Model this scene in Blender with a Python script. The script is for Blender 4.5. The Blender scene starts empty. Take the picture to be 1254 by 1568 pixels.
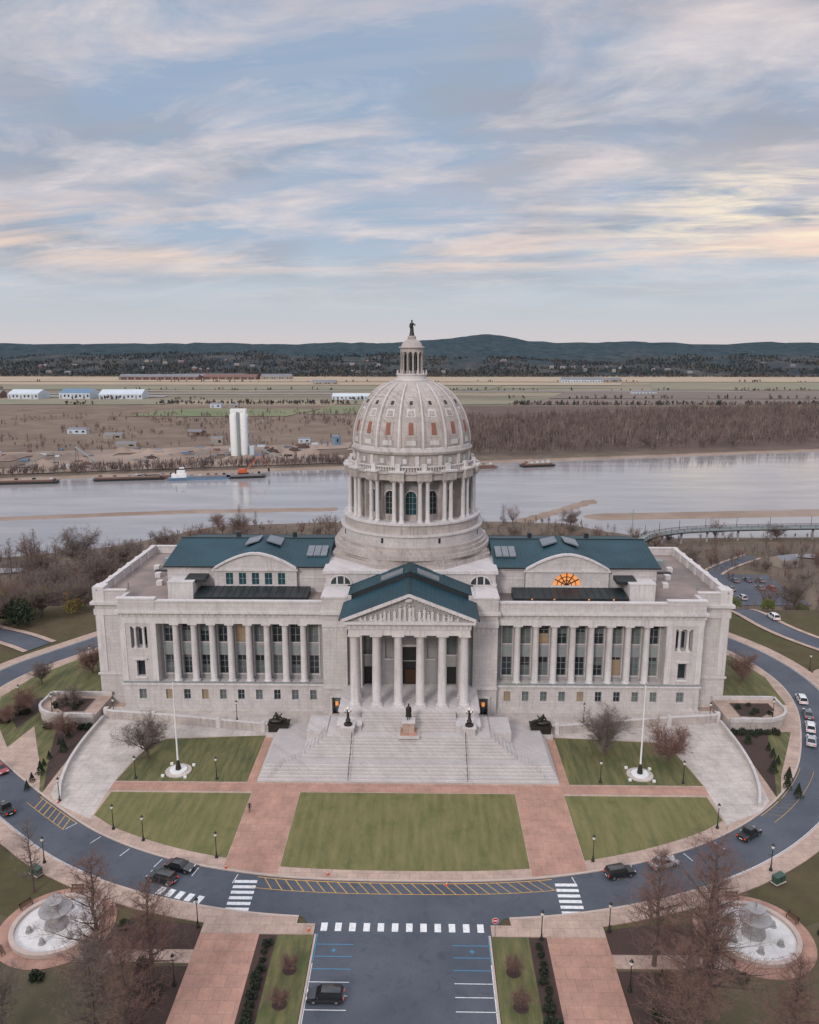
import bpy, bmesh, math, random
import numpy as np
from mathutils import Vector, Matrix, Euler, noise
random.seed(7); rng=np.random.default_rng(7)
sc=bpy.context.scene
sc.view_settings.view_transform='Standard'; sc.view_settings.look='None'; sc.view_settings.exposure=0
PI=math.pi
# ------------------------------------------------------------------ camera
cam=bpy.data.objects.new("camera",bpy.data.cameras.new("camera"));sc.collection.objects.link(cam)
cam.location=(2.36,-149,74.5);cam.rotation_euler=(math.radians(78),0,math.radians(0.95))
cam.data.sensor_fit='HORIZONTAL';cam.data.sensor_width=36;cam.data.lens=34.45;cam.data.clip_start=1;cam.data.clip_end=40000
sc.camera=cam
# ------------------------------------------------------------------ materials
class NT:
    def __init__(s,nt): s.t=nt
    def n(s,typ,**k):
        nd=s.t.nodes.new(typ)
        for a,b in k.items(): setattr(nd,a,b)
        return nd
    def l(s,a,b): s.t.links.new(a,b)
    def math(s,op,a,b=None,c=None,clamp=False):
        nd=s.n('ShaderNodeMath',operation=op,use_clamp=clamp)
        for i,x in enumerate((a,b,c)):
            if x is None: continue
            if isinstance(x,(int,float)): nd.inputs[i].default_value=x
            else: s.l(x,nd.inputs[i])
        return nd.outputs[0]
    def mix(s,f,a,b,bt='MIX'):
        nd=s.n('ShaderNodeMix',data_type='RGBA',blend_type=bt)
        for i,x in ((0,f),(6,a),(7,b)):
            if isinstance(x,(int,float)): nd.inputs[i].default_value=x
            elif isinstance(x,tuple): nd.inputs[i].default_value=(*x[:3],1)
            else: s.l(x,nd.inputs[i])
        return nd.outputs[2]
    def noise(s,vec,scale,detail=4,rough=.55,dist=0):
        nd=s.n('ShaderNodeTexNoise'); nd.inputs['Scale'].default_value=scale;nd.inputs['Detail'].default_value=detail
        nd.inputs['Roughness'].default_value=rough;nd.inputs['Distortion'].default_value=dist
        if vec is not None: s.l(vec,nd.inputs['Vector'])
        return nd.outputs['Fac']
    def ramp(s,f,pts):
        nd=s.n('ShaderNodeValToRGB');cr=nd.color_ramp
        while len(cr.elements)<len(pts): cr.elements.new(.5)
        for e,(p,c) in zip(cr.elements,pts):
            e.position=p; e.color=(*c,1) if isinstance(c,tuple) else (c,c,c,1)
        s.l(f,nd.inputs[0]); return nd.outputs[0]
    def mrange(s,f,a,b,c=0,d=1):
        nd=s.n('ShaderNodeMapRange');s.l(f,nd.inputs[0])
        for i,x in enumerate((a,b,c,d)): nd.inputs[i+1].default_value=x
        return nd.outputs[0]
    def xyz(s,vec):
        nd=s.n('ShaderNodeSeparateXYZ');s.l(vec,nd.inputs[0]);return nd.outputs
    def comb(s,x,y,z=0):
        nd=s.n('ShaderNodeCombineXYZ')
        for i,q in enumerate((x,y,z)):
            if isinstance(q,(int,float)): nd.inputs[i].default_value=q
            else: s.l(q,nd.inputs[i])
        return nd.outputs[0]
def newmat(name):
    m=bpy.data.materials.new(name);m.use_nodes=True
    t=NT(m.node_tree);b=m.node_tree.nodes['Principled BSDF']
    tc=t.n('ShaderNodeTexCoord').outputs['Object']
    return m,t,b,tc
def bump(t,b,h,strength=.3,dist=.05):
    nd=t.n('ShaderNodeBump');nd.inputs['Strength'].default_value=strength;nd.inputs['Distance'].default_value=dist
    t.l(h,nd.inputs['Height']);t.l(nd.outputs[0],b.inputs['Normal'])
def pmat(name,c1,c2=None,scale=1.0,rough=.8,metal=0,bmp=0,detail=5,emit=None,es=0,c3=None,s3=.05):
    m,t,b,tc=newmat(name)
    c2=c2 or tuple(x*.8 for x in c1)
    f=t.noise(tc,scale,detail,.6)
    f=t.mrange(f,.32,.68)
    col=t.mix(f,c1,c2)
    if c3: 
        g=t.mrange(t.noise(tc,s3,3,.6),.42,.62)
        col=t.mix(g,col,c3)
    t.l(col,b.inputs['Base Color'])
    b.inputs['Roughness'].default_value=rough;b.inputs['Metallic'].default_value=metal
    if bmp: bump(t,b,f,bmp,.05)
    if emit:
        b.inputs['Emission Color'].default_value=(*emit,1);b.inputs['Emission Strength'].default_value=es
    return m
def stonemat(name,c1,c2,bw=1.5,bh=.75,amt=.25,streak=.35):
    m,t,b,tc=newmat(name)
    x,y,z=t.xyz(tc)
    v=t.comb(t.math('ADD',x,y),z)
    br=t.n('ShaderNodeTexBrick');t.l(v,br.inputs['Vector'])
    br.inputs['Scale'].default_value=1;br.inputs['Brick Width'].default_value=bw;br.inputs['Row Height'].default_value=bh
    br.inputs['Mortar Size'].default_value=.03;br.inputs['Mortar Smooth'].default_value=.4
    br.inputs['Color1'].default_value=(1,1,1,1);br.inputs['Color2'].default_value=(.82,.82,.83,1);br.inputs['Mortar'].default_value=(.58,.56,.54,1)
    n1=t.mrange(t.noise(tc,.35,6,.65),.3,.7)
    base=t.mix(n1,c1,c2)
    base=t.mix(amt*2,base,br.outputs['Color'],'MULTIPLY')
    # weather streaks running down the wall
    sv=t.comb(t.math('MULTIPLY',t.math('ADD',x,y),1.6),t.math('MULTIPLY',z,.12))
    st=t.mrange(t.noise(sv,1.0,5,.65),.50,.76)
    base=t.mix(t.math('MULTIPLY',st,streak),base,(.18,.155,.145))
    ff=t.mrange(t.noise(tc,3.5,4,.6),.3,.7,.88,1.06)
    base=t.mix(1.0,base,t.comb(ff,ff,ff),'MULTIPLY')
    t.l(base,b.inputs['Base Color']);b.inputs['Roughness'].default_value=.85
    return m
M={}
M['stone']=stonemat('limestone',(.60,.555,.535),(.49,.455,.44))
M['stone_dome']=stonemat('dome_limestone',(.53,.465,.43),(.39,.34,.315),1.6,1.0,.3,.85)
M['stone_trim']=stonemat('limestone_trim',(.66,.62,.605),(.55,.515,.50),2.5,3,.12,.5)
M['recess']=stonemat('limestone_dark_recess_shade',(.37,.355,.35),(.30,.29,.285))  # recess shade painted as darker limestone; fountains and piers reuse it as dark stone
M['glassd']=pmat('window_glass_dark',(.014,.020,.025),(.030,.038,.045),.4,.12)
M['glassm']=pmat('window_glass_blinds',(.095,.115,.12),(.16,.175,.17),.6,.3)
M['glassl']=pmat('window_glass_lit',(.26,.20,.13),(.17,.14,.11),1,.35,emit=(1,.5,.2),es=.10)
M['lunette']=pmat('lunette_glass_lit',(.35,.2,.1),(.25,.14,.08),1,.35,emit=(1,.34,.08),es=.7)
M['glasst']=pmat('window_glass_teal',(.01,.05,.06),(.015,.075,.085),.8,.2)
M['frame']=pmat('window_frame_grey',(.25,.28,.275),(.20,.23,.23),2,.5)
M['bronze']=pmat('dark_bronze',(.028,.026,.022),(.05,.045,.036),3,.45,.5)
M['bronze_brown']=pmat('brown_bronze',(.09,.045,.025),(.06,.035,.02),3,.45,.5)
M['rust']=pmat('terracotta_panel',(.30,.12,.08),(.22,.095,.07),1.2,.8)
M['white']=pmat('white_paint',(.78,.78,.76),(.68,.68,.67),.6,.6)
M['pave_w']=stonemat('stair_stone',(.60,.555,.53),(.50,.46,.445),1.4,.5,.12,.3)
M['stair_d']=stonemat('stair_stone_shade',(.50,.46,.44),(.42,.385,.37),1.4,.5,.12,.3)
M['black']=pmat('black_metal',(.012,.012,.013),(.02,.02,.02),2,.45)
M['flatroof']=pmat('roof_gravel',(.31,.24,.21),(.24,.19,.17),.25,.95,c3=(.18,.15,.14),s3=.09)
M['sky_l']=pmat('skylight_panel',(.18,.20,.22),(.12,.14,.16),1,.3)
M['darkroof']=pmat('dark_skylight_roof',(.012,.016,.018),(.025,.03,.033),.5,.45)
# standing seam roof
m,t,b,tc=newmat('teal_metal_roof');x,y,z=t.xyz(tc)
w=t.math('FRACT',t.math('MULTIPLY',x,1/.9));seam=t.mrange(t.math('ABSOLUTE',t.math('SUBTRACT',w,.5)),.40,.5)
n1=t.mrange(t.noise(tc,.12,6,.65),.35,.65)
c=t.mix(n1,(.006,.032,.045),(.014,.058,.075));c=t.mix(t.math('MULTIPLY',seam,.45),c,(.04,.10,.12))
t.l(c,b.inputs['Base Color']);b.inputs['Roughness'].default_value=.5;b.inputs['Specular IOR Level'].default_value=.3
bump(t,b,seam,.5,.06);M['teal']=m
# grass
def grassmat(name,a,bc,c,stripes=False):
    m,t,b,tc=newmat(name);x,y,z=t.xyz(tc)
    n1=t.mrange(t.noise(tc,.10,6,.7),.35,.65);n2=t.mrange(t.noise(tc,3.0,4,.7),.3,.7)
    col=t.mix(n1,a,bc);col=t.mix(t.math('MULTIPLY',n2,.45),col,c)
    if stripes:
        s=t.math('SINE',t.math('ADD',t.math('MULTIPLY',x,PI/.75),t.math('MULTIPLY',t.noise(tc,.2,2),2.5)))
        g=t.mrange(s,-1.2,1.2,.94,1.06)
        col=t.mix(1.0,col,t.comb(g,g,g),'MULTIPLY')
        n3=t.mrange(t.noise(t.comb(t.math('MULTIPLY',x,1.0),t.math('MULTIPLY',y,.16)),.8,5,.7),.40,.68)
        col=t.mix(t.math('MULTIPLY',n3,.6),col,(.235,.195,.085))
        n5=t.mrange(t.noise(tc,.22,4,.6),.55,.7);col=t.mix(t.math('MULTIPLY',n5,.5),col,(.06,.085,.025))
    t.l(col,b.inputs['Base Color']);b.inputs['Roughness'].default_value=.95
    bump(t,b,t.noise(tc,9,3,.7),.5,.05)
    return m
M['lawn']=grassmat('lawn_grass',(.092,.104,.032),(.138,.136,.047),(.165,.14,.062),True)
M['lawn_d']=grassmat('dark_green_lawn_grass',(.048,.068,.022),(.082,.094,.031),(.12,.10,.048),True)  # darker green grass for the upper panels, sides and strips
M['grass']=grassmat('rough_grass',(.075,.075,.036),(.12,.095,.055),(.10,.07,.048))
M['mulch']=grassmat('mulch',(.050,.029,.024),(.075,.044,.036),(.03,.02,.018))
m,t,b,tc=newmat('asphalt')
n1=t.mrange(t.noise(tc,.10,6,.65),.35,.65);n2=t.mrange(t.noise(tc,6,3,.6),.3,.7)
c=t.mix(n1,(.048,.060,.082),(.082,.095,.116));c=t.mix(t.math('MULTIPLY',n2,.25),c,(.12,.125,.13))
n4=t.mrange(t.noise(tc,.45,6,.75,1.5),.54,.68);c=t.mix(t.math('MULTIPLY',n4,.5),c,(.035,.04,.05))
t.l(c,b.inputs['Base Color']);b.inputs['Roughness'].default_value=.8;M['asphalt']=m
def pavemat(name,c1,c2,mort,bw,bh,ms=.03):
    m,t,b,tc=newmat(name)
    br=t.n('ShaderNodeTexBrick');t.l(tc,br.inputs['Vector']);br.offset=.5
    br.inputs['Scale'].default_value=1;br.inputs['Brick Width'].default_value=bw;br.inputs['Row Height'].default_value=bh
    br.inputs['Mortar Size'].default_value=ms
    br.inputs['Color1'].default_value=(*c1,1);br.inputs['Color2'].default_value=(*c2,1);br.inputs['Mortar'].default_value=(*mort,1)
    n1=t.mrange(t.noise(tc,.3,6,.7),.3,.7,.74,1.16);n2=t.mrange(t.noise(tc,4,3,.6),.3,.7,.9,1.08)
    n=t.math('MULTIPLY',n1,n2)
    c=t.mix(1.0,br.outputs['Color'],t.comb(n,n,n),'MULTIPLY')
    t.l(c,b.inputs['Base Color']);b.inputs['Roughness'].default_value=.85
    return m
M['brick']=pavemat('brick_paving',(.44,.25,.185),(.39,.225,.17),(.31,.20,.155),1.9,1.9,.05)
M['brick_l']=pavemat('tan_sidewalk',(.46,.335,.27),(.41,.30,.24),(.32,.24,.2),1.5,1.5,.04)
M['conc']=pavemat('concrete_paving',(.53,.47,.425),(.48,.43,.39),(.38,.345,.315),2.4,2.4,.05)
M['kerb']=pmat('kerb_stone',(.50,.40,.34),(.42,.34,.3),.8,.85)
def paint(name,c,wear=.5):
    m,t,b,tc=newmat(name)
    n=t.mrange(t.noise(tc,2.2,6,.75),.48,.68);col=t.mix(t.math('MULTIPLY',n,wear),c,(.12,.13,.14))
    t.l(col,b.inputs['Base Color']);b.inputs['Roughness'].default_value=.7;return m
M['p_white']=paint('road_paint_white',(.74,.74,.74));M['p_yel']=paint('road_paint_yellow',(.60,.33,.07),.75);M['p_blue']=paint('road_paint_blue',(.05,.25,.42),.7)
M['tyre']=pmat('tyre_rubber',(.012,.012,.012),(.02,.02,.02),3,.9)
M['carglass']=pmat('car_glass',(.015,.018,.02),(.02,.022,.024),1,.06)
M['chrome']=pmat('metal_grey',(.45,.45,.46),(.4,.4,.4),2,.3,.8)
M['taill']=pmat('tail_light',(.45,.02,.01),(.4,.02,.01),2,.3,emit=(1,.05,.02),es=.6)
M['headl']=pmat('head_light',(.8,.8,.78),(.7,.7,.7),2,.2)
def carpaint(n,c):
    m=pmat('car_paint_'+n,c,tuple(q*.9 for q in c),2,.25)
    m.node_tree.nodes['Principled BSDF'].inputs['Coat Weight'].default_value=.8
    M['car_'+n]=m
for n,c in dict(black=(.012,.013,.015),red=(.30,.015,.012),silver=(.42,.43,.45),white=(.72,.72,.72),blue=(.03,.06,.14),grey=(.12,.13,.14)).items(): carpaint(n,c)
M['lampglass']=pmat('lamp_globe',(.75,.72,.65),(.7,.68,.6),2,.3)
M['bark']=pmat('bark',(.135,.095,.08),(.085,.065,.057),3,.95)
M['twig_red']=pmat('reddish_twigs',(.24,.137,.107),(.175,.10,.082),.8,.95)
M['twig_grey']=pmat('grey_twigs',(.20,.155,.13),(.14,.11,.096),.8,.95)
M['leaf_ever']=pmat('evergreen_foliage',(.018,.035,.016),(.03,.055,.02),1.2,.9)
M['leaf_green']=pmat('spring_foliage',(.10,.13,.03),(.14,.15,.04),.8,.9)
M['leaf_rust']=pmat('rusty_foliage',(.24,.12,.04),(.17,.085,.035),.8,.9)
M['hedge']=pmat('boxwood_foliage',(.016,.022,.012),(.035,.03,.02),1.5,.9)
# ------------------------------------------------------------------ mesh builder
class MB:
    def __init__(s): s.v=[];s.f=[];s.m=[];s.s=[];s.mats=[];s.M=None
    def mi(s,k):
        if k not in s.mats: s.mats.append(k)
        return s.mats.index(k)
    def av(s,pts):
        b=len(s.v)
        if s.M is not None: pts=[tuple(s.M@Vector(p)) for p in pts]
        s.v.extend(pts);return b
    def face(s,pts,k,sm=False):
        b=s.av(pts);s.f.append(tuple(range(b,b+len(pts))));s.m.append(s.mi(k));s.s.append(sm)
    def idx(s,b,fs,k,sm=False):
        i=s.mi(k)
        for f in fs: s.f.append(tuple(b+q for q in f));s.m.append(i);s.s.append(sm)
    def box(s,x0,x1,y0,y1,z0,z1,k):
        b=s.av([(x0,y0,z0),(x1,y0,z0),(x1,y1,z0),(x0,y1,z0),(x0,y0,z1),(x1,y0,z1),(x1,y1,z1),(x0,y1,z1)])
        s.idx(b,[(3,2,1,0),(4,5,6,7),(0,1,5,4),(1,2,6,5),(2,3,7,6),(3,0,4,7)],k)
    def hexa(s,p,k):
        b=s.av(p);s.idx(b,[(3,2,1,0),(4,5,6,7),(0,1,5,4),(1,2,6,5),(2,3,7,6),(3,0,4,7)],k)
    def prism(s,pts,z0,z1,k,kside=None):
        n=len(pts);b=s.av([(x,y,z0) for x,y in pts]+[(x,y,z1) for x,y in pts])
        s.idx(b,[tuple(range(n,2*n))],k)
        s.idx(b,[(i,(i+1)%n,n+(i+1)%n,n+i) for i in range(n)],kside or k)
    def lathe(s,cx,cy,prof,n,k,sm=True,a0=0,cap=True,sx=1,sy=1):
        b=s.av([(cx+r*sx*math.cos(a0+2*PI*j/n),cy+r*sy*math.sin(a0+2*PI*j/n),z) for r,z in prof for j in range(n)])
        fs=[(i*n+j,i*n+(j+1)%n,(i+1)*n+(j+1)%n,(i+1)*n+j) for i in range(len(prof)-1) for j in range(n)]
        s.idx(b,fs,k,sm)
        if cap: s.idx(b,[tuple(range((len(prof)-1)*n,len(prof)*n))],k)
    def tube(s,p0,p1,r0,r1,n,k,sm=True,cap=False):
        p0=Vector(p0);p1=Vector(p1);d=p1-p0
        if d.length<1e-6: return
        d.normalize();u=d.orthogonal().normalized();w=d.cross(u)
        pts=[tuple(p0+(u*math.cos(2*PI*j/n)+w*math.sin(2*PI*j/n))*r0) for j in range(n)]+[tuple(p1+(u*math.cos(2*PI*j/n)+w*math.sin(2*PI*j/n))*r1) for j in range(n)]
        b=s.av(pts);s.idx(b,[(j,(j+1)%n,n+(j+1)%n,n+j) for j in range(n)],k,sm)
        if cap: s.idx(b,[tuple(range(n,2*n)),tuple(range(n))],k)
    def ell(s,c,r,k,n=10):
        prof=[(math.sin(PI*i/n),-math.cos(PI*i/n)) for i in range(n+1)]
        b=s.av([(c[0]+q*r[0]*math.cos(2*PI*j/n),c[1]+q*r[1]*math.sin(2*PI*j/n),c[2]+z*r[2]) for q,z in prof for j in range(n)])
        s.idx(b,[(i*n+j,i*n+(j+1)%n,(i+1)*n+(j+1)%n,(i+1)*n+j) for i in range(n) for j in range(n)],k,True)
    def mesh(s,name):
        me=bpy.data.meshes.new(name);me.from_pydata(s.v,[],s.f)
        for k in s.mats: me.materials.append(M[k] if isinstance(k,str) else k)
        me.polygons.foreach_set('material_index',s.m);me.polygons.foreach_set('use_smooth',s.s);me.update()
        if any(s.s): me.set_sharp_from_angle(angle=math.radians(40))
        return me
    def obj(s,name,parent=None,loc=(0,0,0),rz=0):
        o=bpy.data.objects.new(name,s.mesh(name));sc.collection.objects.link(o);o.location=loc;o.rotation_euler=(0,0,rz)
        if parent: o.parent=parent
        return o
def empty(name,loc=(0,0,0),rz=0):
    o=bpy.data.objects.new(name,None);sc.collection.objects.link(o);o.location=loc;o.rotation_euler=(0,0,rz);return o
def inst(me,name,loc,rz=0,sc_=1):
    o=bpy.data.objects.new(name,me);sc.collection.objects.link(o);o.location=loc;o.rotation_euler=(0,0,rz);o.scale=(sc_,)*3 if isinstance(sc_,(int,float)) else sc_;return o
def npobj(name,V,F,MI,mats):
    me=bpy.data.meshes.new(name);me.from_pydata(V.tolist() if hasattr(V,'tolist') else V,[],F.tolist() if hasattr(F,'tolist') else F)
    for k in mats: me.materials.append(M[k] if isinstance(k,str) else k)
    if MI is not None: me.polygons.foreach_set('material_index',np.asarray(MI,dtype=np.int32))
    me.update();o=bpy.data.objects.new(name,me);sc.collection.objects.link(o);return o
# ------------------------------------------------------------------ terrain
def sm(t): t=np.clip(t,0,1);return t*t*(3-2*t)
nbx=[-3000,-500,-400,-200,-160,-135,-115,-60,0,50,85,105,125,233,400,900,3000];nby=[100,170,190,217,235,262,285,296,300,300,296,276,262,266,300,420,500]
def farbank(x): return 512+.26*np.clip(x,-520,900)
RIDG=[((-250,300),(-150,322),6),((-150,322),(-52,332),6),((55,292),(114,360),7),((108,312),(430,345),11)]
def Hh(x,y):
    x=np.asarray(x,float);y=np.asarray(y,float)
    z=-.05-24*sm((y-60)/75)
    nb=np.interp(x,nbx,nby);fb=farbank(x)
    d=np.minimum(y-nb,fb-y)
    z=np.where(y>100,z-6*sm((d+14)/28),z)
    for (a,b,c) in RIDG:
        ax,ay=a;bx,by=b;L=(bx-ax)**2+(by-ay)**2
        t=np.clip(((x-ax)*(bx-ax)+(y-ay)*(by-ay))/L,0,1)
        dd=np.hypot(x-ax-t*(bx-ax),(y-ay-t*(by-ay)))
        zr=-25.5-4*sm((dd-c*.55)/c)
        z=np.where(y>150,np.maximum(z,zr),z)
    return z
def gz(x,y): return float(Hh(x,y))
def fb(x,y,s,o=4): return noise.fractal(Vector((x/s,y/s,3.3)),1.0,2.0,o)
xs=np.unique(np.concatenate([np.arange(-420,421,8),np.geomspace(430,9000,60),-np.geomspace(430,9000,60)]))
ys=np.unique(np.concatenate([np.array([-3000,-1500,-700,-400,-200]),np.arange(-100,60,20),np.arange(60,240,6),np.arange(240,380,3),np.arange(380,700,6),np.geomspace(700,9500,120)]))
X,Y=np.meshgrid(xs,ys);Z=Hh(X,Y)
def hill(x,y):
    t=min(1,max(0,(y-2350)/900));n1=fb(x,y,620,5)
    hh=(t*t*(3-2*t))*(42+34*n1)
    t2=min(1,max(0,(y-3600)/1500))
    return hh+(t2*t2*(3-2*t2))*(52+11*fb(x,y*.6,1500,4)+9*fb(x,y,400,4)+42*math.exp(-((x-430)/400)**2))
for i in range(Z.shape[0]):
    for j in range(Z.shape[1]):
        x,y=X[i,j],Y[i,j]
        if 120<y<2400: Z[i,j]+=.35*fb(x,y,18,3)
        if y>2350: Z[i,j]+=hill(x,y)
nx=len(xs);ny=len(ys)
V=np.stack([X.ravel(),Y.ravel(),Z.ravel()],1)
ii,jj=np.meshgrid(np.arange(ny-1),np.arange(nx-1),indexing='ij');a=(ii*nx+jj).ravel()
F=np.stack([a,a+1,a+nx+1,a+nx],1)
m,t,b,tc=newmat('terrain_ground');x,y,z=t.xyz(tc)
n1=t.mrange(t.noise(tc,.03,8,.65),.35,.65);n2=t.mrange(t.noise(tc,.25,5,.7),.35,.65)
near=t.mix(n1,(.085,.088,.038),(.12,.088,.056));near=t.mix(t.math('MULTIPLY',n2,.5),near,(.06,.043,.033))
scrub=t.mix(n1,(.13,.10,.078),(.22,.17,.13));scrub=t.mix(t.math('MULTIPLY',n2,.55),scrub,(.08,.07,.058))
left=t.mix(n1,(.16,.115,.092),(.22,.17,.13));rightc=t.mix(n1,(.115,.083,.072),(.15,.11,.095))
far_=t.mix(t.mrange(x,20,80),left,rightc)
scrub=t.mix(t.mrange(y,560,640),scrub,far_)
c=t.mix(t.mrange(y,62,110),near,scrub)
mudf=t.math('MULTIPLY',t.mrange(z,-25.0,-24.5,1,0),t.mrange(y,120,160))
mud=t.mix(n1,(.24,.175,.135),(.33,.26,.215));c=t.mix(mudf,c,mud)
fv=t.comb(t.math('MULTIPLY',x,.0011),t.math('MULTIPLY',y,.0052))
vo=t.n('ShaderNodeTexVoronoi');vo.inputs['Scale'].default_value=1.9;t.l(fv,vo.inputs['Vector'])
g=t.xyz(vo.outputs['Color'])[0]
fld=t.ramp(g,[(0,(.28,.235,.17)),(.3,(.33,.27,.19)),(.45,(.16,.17,.11)),(.6,(.24,.215,.155)),(.8,(.15,.12,.10)),(1,(.29,.25,.19))])
fld=t.mix(t.math('MULTIPLY',n1,.45),fld,(.19,.165,.13))
c=t.mix(t.mrange(y,1150,1200),c,fld)
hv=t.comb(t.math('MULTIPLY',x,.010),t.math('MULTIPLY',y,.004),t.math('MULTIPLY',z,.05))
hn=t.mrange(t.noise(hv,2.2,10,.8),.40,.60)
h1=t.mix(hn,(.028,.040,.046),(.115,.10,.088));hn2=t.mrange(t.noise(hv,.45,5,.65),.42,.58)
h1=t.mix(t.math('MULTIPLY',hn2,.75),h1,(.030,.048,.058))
h2_haze=t.mix(hn,(.020,.039,.052),(.050,.074,.086))  # hills turn bluer with distance: aerial haze put into the colour
hc=t.mix(t.mrange(y,2900,4000),h1,h2_haze)
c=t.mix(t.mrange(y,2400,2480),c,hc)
t.l(c,b.inputs['Base Color']);b.inputs['Roughness'].default_value=.95;b.inputs['Specular IOR Level'].default_value=.1
M['terrain']=m
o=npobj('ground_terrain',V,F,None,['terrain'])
for p in o.data.polygons: p.use_smooth=True
mb=MB()
for n_,c1,c2 in(('field_dark',(.15,.115,.098),(.18,.14,.115)),('field_tan',(.40,.31,.21),(.33,.26,.19)),('field_green',(.13,.155,.072),(.18,.185,.10)),('field_grey',(.30,.29,.29),(.34,.33,.32)),('field_olive',(.18,.175,.115),(.23,.205,.14))): M[n_]=pmat(n_,c1,c2,.008,.95)
def fsheet(x0,x1,y0,y1,k,sk=0,z=-23.4,n=14):
    ft=[];bk=[]
    for i in range(n+1):
        u=x0+(x1-x0)*i/n;ft.append((u,y0+9*fb(u,y0,90,3),z));bk.append((u+sk,y1+12*fb(u,y1,110,3),z))
    mb.face(ft+bk[::-1],k)
fsheet(170,1900,1190,1330,'field_dark',60);fsheet(240,1900,1345,1600,'field_dark',80,-23.2);fsheet(-2600,150,1640,1800,'field_olive',50)
fsheet(-2600,2800,2030,2360,'field_tan',0,-23.0);fsheet(-2400,500,1850,2010,'field_tan',40,-23.1);fsheet(520,2700,1640,1990,'field_olive',90,-23.3)
fsheet(-420,-190,960,1090,'field_green',30);fsheet(-170,-20,1000,1150,'field_green',20);fsheet(-900,-440,1180,1290,'field_olive',20);fsheet(-150,150,1190,1290,'field_olive',30)
fsheet(-1300,-100,1455,1475,'field_grey',0,-22.9);fsheet(-700,700,1560,1572,'field_grey',0,-22.8);fsheet(-1000,-500,1380,1412,'field_grey',0,-22.9)
mb.obj('farm_fields')
# river
m,t,b,tc=newmat('river_water');x,y,z=t.xyz(tc)
n1=t.mrange(t.noise(t.comb(t.math('MULTIPLY',x,.012),t.math('MULTIPLY',y,.05)),1,5,.6),.35,.65)
t.l(t.mix(n1,(.235,.225,.23),(.33,.315,.315)),b.inputs['Base Color'])
b.inputs['IOR'].default_value=1.65
t.l(t.mrange(t.noise(t.comb(t.math('MULTIPLY',x,.006),t.math('MULTIPLY',y,.03)),1,4,.6),.35,.65,.04,.22),b.inputs['Roughness'])
nn=t.noise(t.comb(t.math('MULTIPLY',x,.15),t.math('MULTIPLY',y,.5)),1,6,.65);bump(t,b,nn,.05,.35)
M['water']=m
mb=MB();mb.face([(-6000,120,-26.2),(6000,120,-26.2),(6000,1000,-26.2),(-6000,1000,-26.2)],'water');mb.obj('river_water')
mb=MB();
for (cx,cy,rx,ry) in((-196,150,42,9),(-170,128,24,5),(-215,182,40,8),(210,214,34,6)):
    mb.face([(cx+rx*math.cos(a)*(1+.2*math.sin(3*a)),cy+ry*math.sin(a)*(1+.15*math.cos(2*a)),gz(cx,cy)+.55) for a in np.linspace(0,2*PI,28,endpoint=False)],'water')
mb.obj('pond_water')
# ------------------------------------------------------------------ drive curve
half=[(0,-51.1),(11,-50.9),(21,-49.9),(31,-47.6),(40,-44.4),(48,-40.4),(56,-34.9),(64,-27.4),(71,-18),(77.3,-5.5),(81.5,6),(83,18),(80.5,32),(74,45),(66,56),(60,64)]
lefth=[(-60,64),(-64,56),(-72,46),(-81,33),(-89,20),(-91.5,7),(-86.5,-6),(-76,-17.8),(-65,-27.6),(-56,-34.9),(-48,-40.6),(-39.5,-44.9),(-30.5,-48),(-20.5,-50.1),(-11,-50.9)]
ctrl=lefth+half
def catmull(P,n=8):
    out=[]
    for i in range(len(P)-1):
        p0=P[max(i-1,0)];p1=P[i];p2=P[i+1];p3=P[min(i+2,len(P)-1)]
        for k in range(n):
            t=k/n
            out.append(tuple(.5*((2*p1[c])+(-p0[c]+p2[c])*t+(2*p0[c]-5*p1[c]+4*p2[c]-p3[c])*t*t+(-p0[c]+3*p1[c]-3*p2[c]+p3[c])*t**3) for c in (0,1)))
    out.append(P[-1]);return out
C=catmull(ctrl)
def offs(P,d):
    out=[]
    for i,p in enumerate(P):
        a=P[max(i-1,0)];b_=P[min(i+1,len(P)-1)];dx=b_[0]-a[0];dy=b_[1]-a[1];L=math.hypot(dx,dy)
        out.append((p[0]+dy/L*d,p[1]-dx/L*d))
    return out
def strip(mb,P,d0,d1,z,k,sel=None):
    A=offs(P,d0);B=offs(P,d1)
    for i in range(len(P)-1):
        if sel and not(sel(P[i]) and sel(P[i+1])): continue
        mb.face([(*A[i],z),(*B[i],z),(*B[i+1],z),(*A[i+1],z)],k)
def kstrip(mb,P,d0,d1,z0,z1,k,sel=None):
    A=offs(P,d0);B=offs(P,d1)
    for i in range(len(P)-1):
        if sel and not(sel(P[i]) and sel(P[i+1])): continue
        mb.hexa([(*A[i],z0),(*B[i],z0),(*B[i+1],z0),(*A[i+1],z0),(*A[i],z1),(*B[i],z1),(*B[i+1],z1),(*A[i+1],z1)],k)
W=7.4
mb=MB();strip(mb,C,0,W,0.0,'asphalt');mb.face([(-11.1,-58,.004),(-11.1,-150,.004),(11.3,-150,.004),(11.3,-58,.004)],'asphalt')
for sx in (-1,1): mb.face([(sx*11.1,-57.5,.002),(sx*11.1,-62,.002),(sx*13.2,-58.4,.002),(sx*14,-57.9,.002)],'asphalt')
mb.obj('asphalt_road')
mb=MB();mb.prism(C,-.3,.12,'brick_l','kerb');mb.obj('island_pavement')
mb=MB();kstrip(mb,C,-.3,.02,-.2,.14,'kerb')
so=lambda p:abs(p[0])>13
kstrip(mb,C,W-.02,W+.3,-.2,.14,'kerb',so)
for sx in (-1,1):
    mb.box(sx*11.25-.12,sx*11.25+.12,-150,-61.5,-.1,.15,'kerb')
mb.obj('kerb')
mb=MB();kstrip(mb,C,W+.3,W+3.0,-.2,.12,'brick_l',so)
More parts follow.
